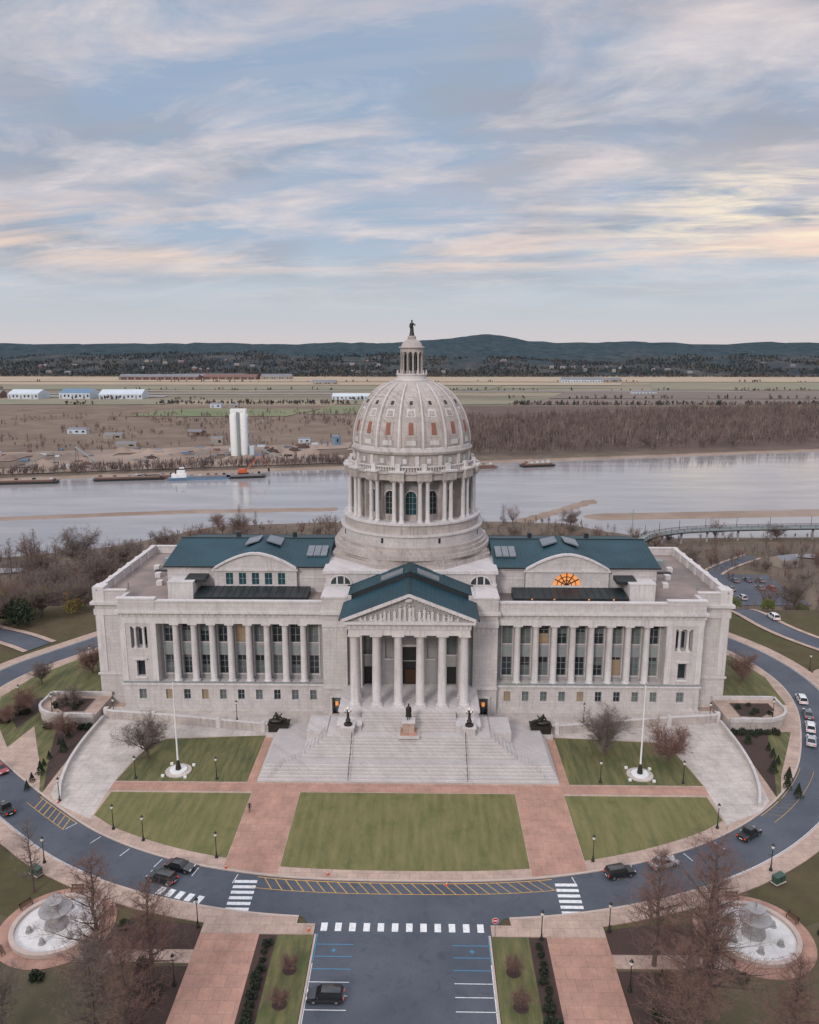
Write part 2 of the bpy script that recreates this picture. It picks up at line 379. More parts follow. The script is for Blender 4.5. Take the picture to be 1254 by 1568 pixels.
for sx in (-1,1):
    mb.box(*sorted((sx*18.5,sx*26.2)),-150,-60.2,-.2,.125,'brick')
    mb.box(*sorted((sx*11.5,sx*26.2)),-61.6,-59.6,-.2,.128,'brick_l')
    mb.box(*sorted((sx*26.2,sx*40.5)),-66.6,-64.4,-.2,.115,'brick_l')
mb.obj('sidewalk')
def lerpC(x):
    pts=[p for p in C if p[1]<20]
    for i in range(len(pts)-1):
        if pts[i][0]<=x<=pts[i+1][0]:
            t=(x-pts[i][0])/(pts[i+1][0]-pts[i][0]+1e-9);return pts[i][1]+t*(pts[i+1][1]-pts[i][1])
    return -10
mb=MB()
def sheet(pts,z,k): mb.face([(x,y,z) for x,y in pts],k)
sheet([(-18.2,-28.8),(18.2,-28.8)]+[(x,lerpC(x)+2.2) for x in np.linspace(18.2,-18.2,20)],.135,'lawn')
for s in (-1,1):
    sheet([(s*26.5,-29.2),(s*50.4,-29.2),(s*50.6,lerpC(s*50.6)+3)]+[(s*x,lerpC(s*x)+2.6) for x in np.linspace(47,26.5,10)],.135,'lawn')
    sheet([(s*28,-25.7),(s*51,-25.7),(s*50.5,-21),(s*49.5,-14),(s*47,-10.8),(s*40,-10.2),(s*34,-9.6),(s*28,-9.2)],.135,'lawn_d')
    sheet([(s*62,-31)]+[(s*63.5,-6)]+[(s*75,-6.0),(s*70,-15),(s*66,-22)],.135,'lawn_d')
    sheet([(s*62.2,-29),(s*63,-7),(s*70,-7),(s*67,-16),(s*64.5,-23)],.145,'mulch')
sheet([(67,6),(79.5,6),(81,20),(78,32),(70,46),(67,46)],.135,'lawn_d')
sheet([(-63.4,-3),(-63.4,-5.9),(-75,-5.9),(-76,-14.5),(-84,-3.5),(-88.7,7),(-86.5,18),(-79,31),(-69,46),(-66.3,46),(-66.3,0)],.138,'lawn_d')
sheet([(-78,-7),(-82,-2),(-84,5),(-79,7),(-77,0)],.148,'mulch')
mb.obj('lawn')
mb=MB()
sheet([(-51,-28.6),(51,-28.6),(51,-26),(-51,-26)],.128,'brick')
for s in (-1,1):
    sheet([(s*18.3,-28.6),(s*26.4,-28.6),(s*26.4,lerpC(26.4)+.35),(s*18.3,lerpC(18.3)+.35)],.131,'brick')
    sheet([(s*26.4,-26),(s*28,-26),(s*28,-8),(s*26.4,-8)],.131,'brick')
mb.obj('brick_path')
mb=MB()
for s in (-1,1):
    sheet([(s*50.8,-37),(s*51.2,-26),(s*50.6,-20),(s*49.6,-13.5),(s*47,-10.4),(s*28,-9),(s*28,-4),(s*63,-2),(s*62,-20),(s*60.5,-30),(s*58,-33)],.126,'conc')
mb.obj('concrete_path')
mb=MB()
for s in (-1,1):
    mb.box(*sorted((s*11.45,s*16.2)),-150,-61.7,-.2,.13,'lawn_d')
    mb.box(*sorted((s*16.2,s*18.5)),-150,-61.7,-.2,.132,'mulch')
    sheet([(s*26.3,-150),(s*75,-150),(s*75,-50),(s*60,-56),(s*48,-61),(s*36,-66),(s*26.3,-66)],.02,'grass')
    sheet([(s*26.3,-110),(s*33,-110),(s*31,-74),(s*33,-67),(s*26.3,-67)],.03,'mulch')
    sheet([(s*26.3,-64.3),(s*38,-64.3),(s*39,-61),(s*36,-59),(s*30,-59.5),(s*26.3,-60.2)],.03,'mulch')
    for cx,cy in((13.6,-67.5),(13.9,-72.6)): sheet([(s*cx+.9*math.cos(a),cy+.9*math.sin(a)) for a in np.linspace(0,6.28,14,endpoint=False)],.14,'mulch')
mb.obj('garden_strip')
# markings
mb=MB()
def mk(x0,x1,y0,y1,k,z=.009): mb.face([(x0,y0,z),(x1,y0,z),(x1,y1,z),(x0,y1,z)],k)
for i in range(12):
    x=-10.3+i*1.86;mk(x-.42,x+.42,-60.8,-59.3,'p_white')
for i in range(6):
    y=-57.3+i*1.12
    mk(-24.1,-20.9,y,y+.6,'p_white');mk(21.3,24.4,y,y+.6,'p_white')
ly=[-63.1-2.02*i for i in range(20)]
for i,y in enumerate(ly):
    k='p_blue' if i in(0,1,2) else 'p_white'
    mk(-11,-6.2,y-.05,y+.05,k);mk(6.4,11.1,y-.05,y+.05,k)
mk(-11.1,-10.95,-66,-61.3,'p_blue');mk(11.0,11.15,-66,-61.3,'p_blue');mk(-11.1,-10.98,-150,-66.2,'p_white');mk(11.0,11.12,-150,-66.2,'p_white')
for sx in(-8.6,8.8):
    mk(sx-.35,sx+.35,-64.17,-64.03,'p_blue');mk(sx-.07,sx+.07,-64.45,-63.75,'p_blue',.012)
for i in range(5):
    x0=-34.6+i*1.45;y0=-52.7-.33*i*1.45*.9
    mb.face([(x0,y0-1.4,.0095),(x0+.85,y0-1.65,.0095),(x0+1.35,y0-.2,.0095),(x0+.5,y0+.05,.0095)],'p_white')
A0=offs(C,.35);A1=offs(C,2.6)
cum=[0]
for i in range(1,len(C)): cum.append(cum[-1]+math.dist(C[i],C[i-1]))
def at(P,s):
    i=min(max(np.searchsorted(cum,s)-1,0),len(cum)-2);t=(s-cum[i])/(cum[i+1]-cum[i]);return (P[i][0]+t*(P[i+1][0]-P[i][0]),P[i][1]+t*(P[i+1][1]-P[i][1]))
mid=cum[8*len(lefth)]
def hatch(sa,sb,sgn=1):
    s=sa
    while s<sb:
        p=at(A0,s);q=at(A1,s+sgn*1.7);w=.075
        mb.face([(p[0]-w,p[1],.0085),(p[0]+w,p[1],.0085),(q[0]+w,q[1],.0085),(q[0]-w,q[1],.0085)],'p_yel');s+=1.5
    s=sa-1
    while s<sb+1:
        for P,w in((A0,.07),(A1,.05)):
            p=at(P,s);q=at(P,s+1)
            mb.face([(p[0],p[1]-w,.010),(q[0],q[1]-w,.010),(q[0],q[1]+w,.010),(p[0],p[1]+w,.010)],'p_yel')
        s+=1
hatch(mid-20,mid+20);hatch(mid+62,mid+80);hatch(mid-66,mid-56)
for s in list(np.arange(24,56,6.2)):
    for sg in(-1,1):
        p=at(A0,mid+sg*s);q=at(offs(C,2.3),mid+sg*s);mb.face([(p[0]-.06,p[1],.012),(p[0]+.06,p[1],.012),(q[0]+.06,q[1],.012),(q[0]-.06,q[1],.012)],'p_white')
strip(mb,C,W-.25,W-.15,.0065,'p_white',lambda p:abs(p[0])>40 )
mb.obj('road_markings')
# ------------------------------------------------------------------ capitol
cap=empty('capitol_building')
def glasspick():
    r=random.random();return 'glassl' if r<.06 else ('glassm' if r<.45 else 'glassd')
def wall(mb,x0,x1,z0,z1,y,ops,k='stone',dep=.45,mull=True):
    X_={x0,x1};Z_={z0,z1}
    for (c,w,a,b_,*_) in ops: X_|={c-w/2,c+w/2};Z_|={a,b_}
    X_=sorted(X_);Z_=sorted(Z_)
    for i in range(len(X_)-1):
        for j in range(len(Z_)-1):
            cx=(X_[i]+X_[i+1])/2;cz=(Z_[j]+Z_[j+1])/2
            if any(abs(cx-o[0])<o[1]/2 and o[2]<cz<o[3] for o in ops): continue
            mb.face([(X_[i],y,Z_[j]),(X_[i+1],y,Z_[j]),(X_[i+1],y,Z_[j+1]),(X_[i],y,Z_[j+1])],k)
    for o in ops:
        c,w,a,b_=o[:4];g=o[4] if len(o)>4 and o[4] else glasspick()
        l,r=c-w/2,c+w/2;yb=y+dep
        mb.face([(l,y,a),(l,yb,a),(l,yb,b_),(l,y,b_)],k);mb.face([(r,y,a),(r,yb,a),(r,yb,b_),(r,y,b_)],k)
        mb.face([(l,y,a),(r,y,a),(r,yb,a),(l,yb,a)],k);mb.face([(l,y,b_),(r,y,b_),(r,yb,b_),(l,yb,b_)],k)
        if mull and b_-a>3:
            zs=b_-(b_-a)*random.uniform(.15,.55)
            mb.face([(l,yb,a),(r,yb,a),(r,yb,zs),(l,yb,zs)],g);mb.face([(l,yb,zs),(r,yb,zs),(r,yb,b_),(l,yb,b_)],'glassd' if random.random()<.6 else 'glassm')
        else: mb.face([(l,yb,a),(r,yb,a),(r,yb,b_),(l,yb,b_)],g)
        if mull:
            mb.box(c-.05,c+.05,yb-.07,yb-.01,a,b_,'frame')
            nz=max(1,int((b_-a)/1.1))
            for q in range(1,nz): zz=a+(b_-a)*q/nz;mb.box(l,r,yb-.068,yb-.012,zz-.045,zz+.045,'frame')
            mb.box(l,l+.09,yb-.09,yb-.015,a,b_,'frame');mb.box(r-.09,r,yb-.09,yb-.015,a,b_,'frame')
        if w>1: mb.box(l-.12,r+.12,y-.12,y+.1,a-.2,a-.002,'stone_trim')
def column(mb,x,y,z0,z1,r,k='stone_trim',n=16):
    h=z1-z0
    mb.box(x-r*1.35,x+r*1.35,y-r*1.35,y+r*1.35,z0,z0+.25,k)
    prof=[(r*1.28,z0+.25),(r*1.3,z0+.4),(r*1.05,z0+.55),(r,z0+.6),(r*.985,z0+h*.35),(r*.86,z1-.95),(r*.88,z1-.9),(r*1.0,z1-.55),(r*1.22,z1-.3)]
    mb.lathe(x,y,prof,n,k)
    mb.box(x-r*1.35,x+r*1.35,y-r*1.35,y+r*1.35,z1-.3,z1,k)
ZB,ZP,ZC0,ZC1,ZE,ZT=0.0,6.9,7.35,19.7,22.5,24.6
walls=MB();cols=MB();trim=MB()
bays=[19.8+3.71*k for k in range(9)]
for s in (-1,1):
    ops=[(s*x,1.35,3.3,5.5) for x in bays]+[(s*54.9,1.5,3.3,5.5)]
    wall(walls,*sorted((s*17.5,s*58.7)),ZB,ZP,0,ops)
    ops=[]
    for x in bays: ops+=[(s*x,2.0,15.0,19.4),(s*x,2.0,8.1,12.1)]
    xa,xb=sorted((s*17.8,s*51.3))
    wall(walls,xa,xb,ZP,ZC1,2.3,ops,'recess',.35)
    walls.face([(xa,-.0,ZP),(xb,0,ZP),(xb,2.3,ZP),(xa,2.3,ZP)],'stone')
    for x in bays:
        walls.box(s*x-1.05,s*x+1.05,2.15,2.295,12.4,14.6,'recess');walls.box(s*x-.8,s*x+.8,2.10,2.145,12.6,14.3,'frame')
        for e in(-1,1): walls.box(s*x+e*1.18-.11,s*x+e*1.18+.11,2.12,2.297,7.4,19.45,'stone')
    for k in range(8): column(cols,s*(21.655+3.71*k),.75,ZC0-.4,ZC1,.68)
    xa,xb=sorted((s*51.3,s*58.7))
    wall(walls,xa,xb,ZP,ZC1,0,[(s*54.9,1.7,8.3,11.7),(s*54.9,3.4,14.3,19.0,'recess')],'stone',.9,False)
    for e in(-.85,.85): column(cols,s*54.9+e,.4,14.3,19.0,.28,n=10)
    for e in(-1.1,0,1.1): walls.box(s*54.9+e*1.0-.28,s*54.9+e*1.0+.28,.80,.88,14.9,18.3,'glassd')
    trim.box(s*54.9-1.35,s*54.9+1.35,-.35,-.003,11.95,12.3,'stone_trim');trim.box(s*54.9-1.2,s*54.9+1.2,-.3,-.003,7.9,8.1,'stone_trim')
    walls.face([(s*51.3,0,ZP),(s*51.3,2.3,ZP),(s*51.3,2.3,ZC1),(s*51.3,0,ZC1)],'stone')
    walls.face([(s*58.7,0,ZB),(s*58.7,5,ZB),(s*58.7,5,ZE),(s*58.7,0,ZE)],'stone')
    for e in (51.9,58.1): trim.box(s*e-.55,s*e+.55,-.12,-.003,ZP+.45,ZC1,'stone_trim')
    xa,xb=sorted((s*17.5,s*58.75))
    trim.box(xa,xb,-.1,3,ZC1,21.0,'stone_trim');trim.box(xa,xb,-.02,3,21.0,22.0,'stone')
    x=xa+.3
    while x<xb:
        trim.box(x,x+.45,-.12,-.022,21.05,21.95,'stone_trim');x+=1.237
    trim.box(xa-.5,xb+.5,-.75,3,22.0,22.5,'stone_trim')
    x=xa
    while x<xb: trim.box(x,x+.3,-.5,-.12,21.75,21.997,'stone_trim');x+=.62
    trim.box(xa,xb,-.15,.6,22.5,24.3,'stone');trim.box(xa-.1,xb+.1,-.3,.75,24.3,24.6,'stone_trim')
    trim.box(*sorted((s*51.3,s*58.75)),-.28,.7,22.5,24.8,'stone');trim.box(*sorted((s*51.1,s*58.95)),-.45,.85,24.8,25.1,'stone_trim')
    trim.box(xa-.15,xb+.15,-.35,.0-.003,6.55,6.9,'stone_trim');trim.box(xa,xb,-.2,-.003,7.0,7.2,'frame');trim.box(xa-.2,xb+.2,-.4,-.003,ZB,1.6,'stone')
    xa,xb=sorted((s*12.6,s*17.5))
    wall(walls,xa,xb,ZB,22.3,-1.2,[(s*14.9,1.7,1.0,4.6,'glassd')],'stone',.5)
    walls.face([(s*17.5,-1.2,ZB),(s*17.5,2.3,ZB),(s*17.5,2.3,22.3),(s*17.5,-1.2,22.3)],'stone')
    trim.box(s*14.9-1.3,s*14.9+1.3,-1.9,-1.203,4.75,5.1,'stone_trim')
    for e in(-1.1,1.1): trim.box(s*14.9+e-.18,s*14.9+e+.18,-1.7,-1.203,1,4.75,'stone_trim')
    trim.box(s*14.9-.3,s*14.9+.3,-1.0,-.75,2.6,3.4,'lunette')
    trim.box(xa-.1,xb+.1,-1.6,-1.203,6.5,6.9,'stone_trim')
    trim.box(xa-.1,xb+.1,-1.35,3,19.6,21.0,'stone_trim');trim.box(xa-.4,xb+.4,-1.9,3.2,22.3,22.9,'stone_trim')
    trim.box(xa,xb,-1.3,5.9,22.9,25.6,'stone');trim.box(xa-.15,xb+.15,-1.5,6.05,25.6,25.95,'stone_trim')
    for q in range(4): trim.box(s*13.6+s*q*1.0-.25,s*13.6+s*q*1.0+.25,-1.28,-1.203,19.0-.35,19.0+.35,'stone_trim')
    xa,xb=sorted((s*58.7,s*65.6))
    wall(walls,xa,xb,ZB,22.0,5,[],'stone')
    trim.box(*sorted((s*58.7,s*66.0)),4.6,4.997,ZB,1.8,'stone');trim.box(*sorted((s*58.7,s*65.9)),4.7,4.997,6.5,6.9,'stone_trim')
    trim.box(*sorted((s*63.8,s*65.4)),4.85,4.997,7.2,19.7,'stone_trim')
    trim.box(*sorted((s*58.75,s*65.8)),4.8,4.997,19.7,21.0,'stone_trim')
    trim.box(*sorted((s*58.9,s*66.3)),4.3,42.7,22.0,22.6,'stone_trim')
    walls.M=Matrix.Translation((s*65.6,23.5,0))@Matrix.Rotation(s*PI/2,4,'Z')
    oo=[]
    for q in range(9): oo+=[(-15.2+3.8*q,1.6,15,19),(-15.2+3.8*q,1.6,8.2,12),(-15.2+3.8*q,1.3,3.3,5.5)]
    wall(walls,-18.5,18.5,ZB,22.0,0,oo);walls.M=None
    for (a,b_,c,d) in((s*64.9,s*65.7,5.0,42),(s*58.9,s*64.9,5.0,5.7),(s*17.6,s*64.9,41.3,42)):
        xx=sorted((a,b_));trim.box(*xx,c,d,22.6,24.9,'stone')
        trim.box(xx[0]-.12,xx[1]+.12,c-.12,d+.12,24.9,25.15,'stone_trim')
    for yy in np.arange(9,41,5.3): trim.box(*sorted((s*64.7,s*65.9)),yy-.6,yy+.6,22.7,25.3,'stone_trim')
    trim.box(*sorted((s*58.1,s*58.9)),.6,5.4,22.5,24.6,'stone')
    walls.box(*sorted((s*63.4,s*65.8)),4.9,7.6,22.6,25.7,'stone_trim')
walls.M=Matrix.Translation((0,42,0))@Matrix.Rotation(PI,4,'Z')
oo=[]
for q in range(32): oo+=[(-58.9+3.8*q,1.6,15,19),(-58.9+3.8*q,1.6,8.2,12),(-58.9+3.8*q,1.3,3.3,5.5)]
wall(walls,-65.6,65.6,ZB,22.0,0,oo);walls.M=None
rf=MB()
for s in(-1,1):
    rf.face([(s*17.5,.6,23.2),(s*58.3,.6,23.2),(s*58.3,41.3,23.2),(s*17.5,41.3,23.2)],'flatroof')
    rf.face([(s*58.3,5.7,23.2),(s*64.9,5.7,23.2),(s*64.9,41.3,23.2),(s*58.3,41.3,23.2)],'flatroof')
    ax0,ax1=17.8,51.6
    xa,xb=sorted((s*ax0,s*ax1))
    walls.box(xa,xb,10,37,23.2,28.4,'stone')
    trim.box(xa-.3,xb+.3,9.6,37.4,28.4,28.95,'stone_trim')
    trim.box(xa,xb,9.9,9.997,26.3,26.6,'stone_trim')
    e0,e1,rd=9.3,37.7,31.7
    xo=s*52.3;xi=s*17.5
    rf.face([(xi,e0,28.96),(xo,e0,28.96),(xo,23.5,rd),(xi,23.5,rd)],'teal');rf.face([(xi,e1,28.96),(xo,e1,28.96),(xo,23.5,rd),(xi,23.5,rd)],'teal')
    rf.face([(s*52.0,9.8,28.96),(s*52.0,37.3,28.96),(s*52.0,23.5,rd-.1)],'stone')
    rf.box(*sorted((xi,xo)),23.3,23.7,rd-.05,rd+.15,'darkroof')
    for zz in(e0,e1): rf.box(*sorted((xi,xo)),zz-.12,zz+.12,28.75,29.05,'darkroof')
    for cx in (s*40,s*27): rf.box(cx-.45,cx+.45,26,27,30.5,32.4,'darkroof')
    for q in (-1,0,1): 
        u=s*20.4+q*1.5
        rf.hexa([(u-.68,14,30.0),(u+.68,14,30.0),(u+.68,18.5,31.0),(u-.68,18.5,31.0),(u-.68,14,30.3),(u+.68,14,30.3),(u+.68,18.5,31.3),(u-.68,18.5,31.3)],'sky_l')
    gc=s*32.7;gw=8.7;yf=9.0
    top=[(gc+gw*u,28.5+3.3*(1-abs(u)**1.7)) for u in np.linspace(-1,1,17)]
    if s<0:
        ops=[(gc+e*2.75,1.55,25.1,27.7,'glasst') for e in(-2,-1,0,1,2)]
        wall(walls,gc-gw,gc+gw,23.2,28.5,yf,ops,'stone',.35)
        walls.face([(x,yf,z) for x,z in top]+[],'stone')
    else:
        walls.box(gc-gw,gc-3.1,yf,9.95,23.2,28.5,'stone');walls.box(gc+3.1,gc+gw,yf,9.95,23.2,28.5,'stone')
        walls.box(gc-3.1,gc+3.1,yf,9.95,23.2,25.2,'stone')
        arc=[(gc+2.95*math.cos(a),25.2+2.75*math.sin(a)) for a in np.linspace(0,PI,17)]
        walls.face([(x,yf+.45,z) for x,z in arc],'lunette')
        for i in range(16):
            (x1,z1),(x2,z2)=arc[i],arc[i+1]
            walls.face([(x1,yf,z1),(x2,yf,z2),(x2,yf,28.5),(x1,yf,28.5)],'stone');walls.face([(x1,yf,z1),(x2,yf,z2),(x2,yf+.45,z2),(x1,yf+.45,z1)],'stone_trim')
        for x in (-3.1,2.95): walls.face([(gc+x,yf,25.2),(gc+x+.15,yf,25.2),(gc+x+.15,yf,28.5),(gc+x,yf,28.5)],'stone')
        for a in np.linspace(0,PI,7)[1:-1]:
            walls.tube((gc,yf+.38,25.2),(gc+2.9*math.cos(a),yf+.38,25.2+2.7*math.sin(a)),.14,.14,4,'black')
        for rr in(1.1,2.0):
            for i in range(12):
                a=PI*i/12;a2=PI*(i+1)/12
                walls.tube((gc+rr*math.cos(a),yf+.38,25.2+rr*.93*math.sin(a)),(gc+rr*math.cos(a2),yf+.38,25.2+rr*.93*math.sin(a2)),.1,.1,4,'black')
        walls.face([(x,yf,z) for x,z in top],'stone')
        trim.box(gc-3.3,gc+3.3,yf-.2,yf-.003,24.9,25.2,'stone_trim')
    for sd in(-1,1): walls.face([(gc+sd*gw,yf,23.2),(gc+sd*gw,10,23.2),(gc+sd*gw,10,28.5),(gc+sd*gw,yf,28.5)],'stone')
    for i in range(len(top)-1):
        (x1,z1),(x2,z2)=top[i],top[i+1]
        trim.hexa([(x1,yf-.45,z1),(x2,yf-.45,z2),(x2,yf+.4,z2),(x1,yf+.4,z1),(x1,yf-.45,z1+.4),(x2,yf-.45,z2+.4),(x2,yf+.4,z2+.4),(x1,yf+.4,z1+.4)],'stone_trim')
    trim.box(gc-gw-.3,gc+gw+.3,yf-.35,yf-.003,28.2,28.55,'stone_trim')
    ap=32.3
    rf.face([(gc-gw,yf+.2,28.9),(gc,yf+.2,ap),(gc,23.5,ap+.05),(gc-gw,23.5,30.9)],'teal');rf.face([(gc+gw,yf+.2,28.9),(gc,yf+.2,ap),(gc,23.5,ap+.05),(gc+gw,23.5,30.9)],'teal')
    rf.face([(gc-gw,23.5,30.9),(gc,23.5,ap+.05),(gc+gw,23.5,30.9)],'teal')
    for sg in(-1,1):
        rf.hexa([(gc+sg*4,18,31.3),(gc+sg*.8,18,32.3),(gc+sg*.8,22.6,32.35),(gc+sg*4,22.6,31.6),(gc+sg*4,18,31.6),(gc+sg*.8,18,32.6),(gc+sg*.8,22.6,32.65),(gc+sg*4,22.6,31.9)],'sky_l')
    l0,l1=gc-11.6,gc+11.6
    rf.hexa([(l0,3.2,23.2),(l1,3.2,23.2),(l1,8.9,23.2),(l0,8.9,23.2),(l0,3.2,24.3),(l1,3.2,24.3),(l1,8.9,24.85),(l0,8.9,24.85)],'darkroof')
    for q in range(16):
        xx=l0+.6+q*1.45;rf.hexa([(xx,3.1,24.34),(xx+.08,3.1,24.34),(xx+.08,8.9,24.88),(xx,8.9,24.88),(xx,3.1,24.4),(xx+.08,3.1,24.4),(xx+.08,8.9,24.95),(xx,8.9,24.95)],'teal')
    for q in (-8,-3.5,3.5,8.5):
        if s>0: rf.box(gc+q-.15,gc+q+.15,3.05,3.18,24.0,24.25,'lunette')
    bx=s*47.3
    walls.box(bx-2.6,bx+2.6,4.5,9.9,23.2,26.9,'stone_trim');rf.box(bx-2.7,bx+2.7,4.4,9.95,26.9,27.0,'stone_trim')
    rf.hexa([(bx-s*2.6-2.2,6.2,26.4),(bx-s*2.6+1.9,6.2,26.4),(bx-s*2.6+1.9,9.9,26.4),(bx-s*2.6-2.2,9.9,26.4),(bx-s*2.6-2.2,6.2,27.05),(bx-s*2.6+1.9,6.2,27.05),(bx-s*2.6+1.9,9.9,27.3),(bx-s*2.6-2.2,9.9,27.3)],'darkroof')
    for q in range(3): rf.box(s*(55+q*2.3)-.6,s*(55+q*2.3)+.6,14+q*6,15.5+q*6,23.2,24.2,'stone_trim')
    rf.box(s*57-2.5,s*57+2.5,25,25.8,23.2,23.5,'darkroof');rf.box(s*59-.8,s*59+.8,32,34,23.2,24.3,'frame');rf.tube((s*61,12,23.2),(s*61,12,24.5),.2,.2,8,'frame')
body=MB()
body.box(-17.5,17.5,6,42.3,0.5,29.2,'stone')
trim.box(-18.0,18.0,5.6,42.8,28.6,29.25,'stone_trim');trim.box(-17.8,17.8,5.8,42.6,26.0,26.3,'stone_trim')
for s in(-1,1):
    cx=s*14.4
    body.box(cx-3.1,cx+3.1,4.9,5.995,23.2,26.2,'stone')
    arc=[(cx+2.2*math.cos(a),26.35+1.9*math.sin(a)) for a in np.linspace(0,PI,13)]
    body.face([(x,5.93,z) for x,z in arc],'glassd')
    for i in range(12):
        (x1,z1),(x2,z2)=arc[i],arc[i+1];body.tube((x1,5.85,z1),(x2,5.85,z2),.22,.22,5,'stone_trim')
    for e in(-.75,.75): body.box(cx+e-.15,cx+e+.15,5.8,5.92,26.35,28.0,'stone_trim')
    for e in(-1.6,0,1.6): body.box(cx+e-.35,cx+e+.35,4.82,4.895,23.9,25.3,'glassd')
a0=PI/8
for (r,z0,z1) in((18.6,29.25,30.2),(18.0,30.2,31.0)):
    body.lathe(0,24,[(r,z0),(r,z1)],8,'stone_dome',False,a0)
for (r,z0,z1,k) in((17.4,31.0,31.9,'stone_dome'),(16.8,31.9,32.7,'stone_dome'),(16.3,32.7,33.4,'stone_dome'),(15.6,33.4,35.6,'stone'),(15.9,35.6,36.0,'stone_trim'),(15.0,36.0,37.9,'stone_dome'),(15.3,37.9,38.3,'stone_trim')):
    body.lathe(0,24,[(r,z0),(r,z1)],96,k)
for q in range(24):
    a=2*PI*q/24+PI/24;body.M=Matrix.Translation((0,24,0))@Matrix.Rotation(a,4,'Z')
    if q%3==1: body.box(15.45,15.63,-.25,.25,34.1,35.2,'glassd')
    body.M=None
dr=MB();NB=16
inner=11.5
for q in range(NB):
    a=2*PI*q/NB-PI/2
    dr.M=Matrix.Translation((0,24,0))@Matrix.Rotation(a+PI/2,4,'Z')
    hw=inner*math.tan(PI/NB)
    zt=43.4;ww=1.12
    for sd in(-1,1):
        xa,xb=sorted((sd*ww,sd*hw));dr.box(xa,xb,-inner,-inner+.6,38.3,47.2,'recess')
    dr.box(-ww,ww,-inner,-inner+.6,38.3,39.5,'stone_dome')
    arc=[(ww*math.cos(t_),zt+ww*math.sin(t_)) for t_ in np.linspace(0,PI,9)]
    for i in range(8):
        (x1,z1),(x2,z2)=arc[i],arc[i+1]
        dr.face([(x1,-inner,z1),(x2,-inner,z2),(x2,-inner,47.2),(x1,-inner,47.2)],'recess')
        dr.face([(x1,-inner,z1),(x2,-inner,z2),(x2,-inner+.5,z2),(x1,-inner+.5,z1)],'stone_dome')
        dr.tube((x1*1.15,-inner-.05,zt+(z1-zt)*1.15),(x2*1.15,-inner-.05,zt+(z2-zt)*1.15),.14,.14,5,'stone_trim')
    dr.face([(-ww,-inner+.5,39.5),(ww,-inner+.5,39.5),(ww,-inner+.5,zt+1.1),(-ww,-inner+.5,zt+1.1)],'glassd' if q%2 else 'glasst')
    for xx in(-.35,.35): dr.box(xx-.05,xx+.05,-inner+.4,-inner+.47,39.5,zt+.9,'frame')
    for zz in(40.7,41.9,43.2): dr.box(-ww,ww,-inner+.41,-inner+.46,zz-.04,zz+.04,'frame')
    dr.M=Matrix.Translation((0,24,0))@Matrix.Rotation(a+PI/2+PI/NB,4,'Z')
    for xx in(-.80,.80): column(dr,xx,-13.85,38.3,47.2,.45,'stone_trim',12)
    dr.box(-1.0,1.0,-12.4,-11.3,38.3,47.2,'stone_dome')
    dr.box(-.55,.55,-12.52,-12.403,42.5,46.0,'recess')
    dr.box(-1.5,1.5,-14.9,-11.9,47.2,48.9,'stone_dome');dr.box(-1.6,1.6,-15.15,-12,48.9,49.25,'stone_trim')
    dr.box(-.5,.5,-14.2,-13.4,49.25,50.6,'stone_trim')
    dr.M=None
dr.lathe(0,24,[(11.9,47.2),(14.1,47.2),(14.1,48.4),(14.5,48.55),(14.5,48.9),(12.5,49.0)],96,'stone_dome',cap=False)
dr.lathe(0,24,[(13.75,49.9),(13.75,50.15),(13.4,50.15),(13.4,49.9)],96,'stone_trim',cap=False)
for q in range(144):
    a=2*PI*q/144;dr.tube((13.6*math.cos(a),24+13.6*math.sin(a),49),(13.6*math.cos(a),24+13.6*math.sin(a),50),.1,.1,5,'stone_trim')
dr.lathe(0,24,[(12.75,48.9),(12.75,52.2),(13.2,52.4),(13.35,52.9),(12.9,53.05)],96,'stone_dome',cap=False)
for q in range(32):
    a=2*PI*q/32+PI/32;dr.M=Matrix.Translation((0,24,0))@Matrix.Rotation(a,4,'Z')
    if q%2: dr.box(12.6,12.86,-.75,.75,50.3,51.9,'recess');dr.box(12.75,12.92,-.42,.42,50.6,51.6,'stone_trim')
    else: dr.box(12.6,13.05,-.4,.4,49.6,52.2,'stone_trim')
    dr.M=None
dome=MB()
P=[(12.65,53.0),(12.75,54.2),(12.65,55.8),(12.35,57.4),(11.85,59.2),(11.1,61.0),(10.05,62.8),(8.65,64.4),(6.85,65.8),(4.9,66.75),(3.5,67.15)]
Pc=catmull(P,4)
def Rz(z): return float(np.interp(z,[p[1] for p in Pc],[p[0] for p in Pc]))
dome.lathe(0,24,Pc,96,'stone_dome')
dome.lathe(0,24,[(12.95,53.0),(12.95,53.7),(12.7,53.8)],96,'stone_trim',cap=False)
def dpt(a,z,o): r=Rz(z)+o;return (r*math.cos(a),24+r*math.sin(a),z+o*.3)
def patch(a,z0,z1,w0,w1,o,k,n=4):
    for i in range(n):
        za=z0+(z1-z0)*i/n;zb=z0+(z1-z0)*(i+1)/n
        wa=(w0+(w1-w0)*i/n);wb=(w0+(w1-w0)*(i+1)/n)
        p=[dpt(a-wa/Rz(za),za,o),dpt(a+wa/Rz(za),za,o),dpt(a+wb/Rz(zb),zb,o),dpt(a-wb/Rz(zb),zb,o)]
        q=[dpt(a-wa/Rz(za),za,-.15),dpt(a+wa/Rz(za),za,-.15),dpt(a+wb/Rz(zb),zb,-.15),dpt(a-wb/Rz(zb),zb,-.15)]
        dome.hexa(q+p,k)
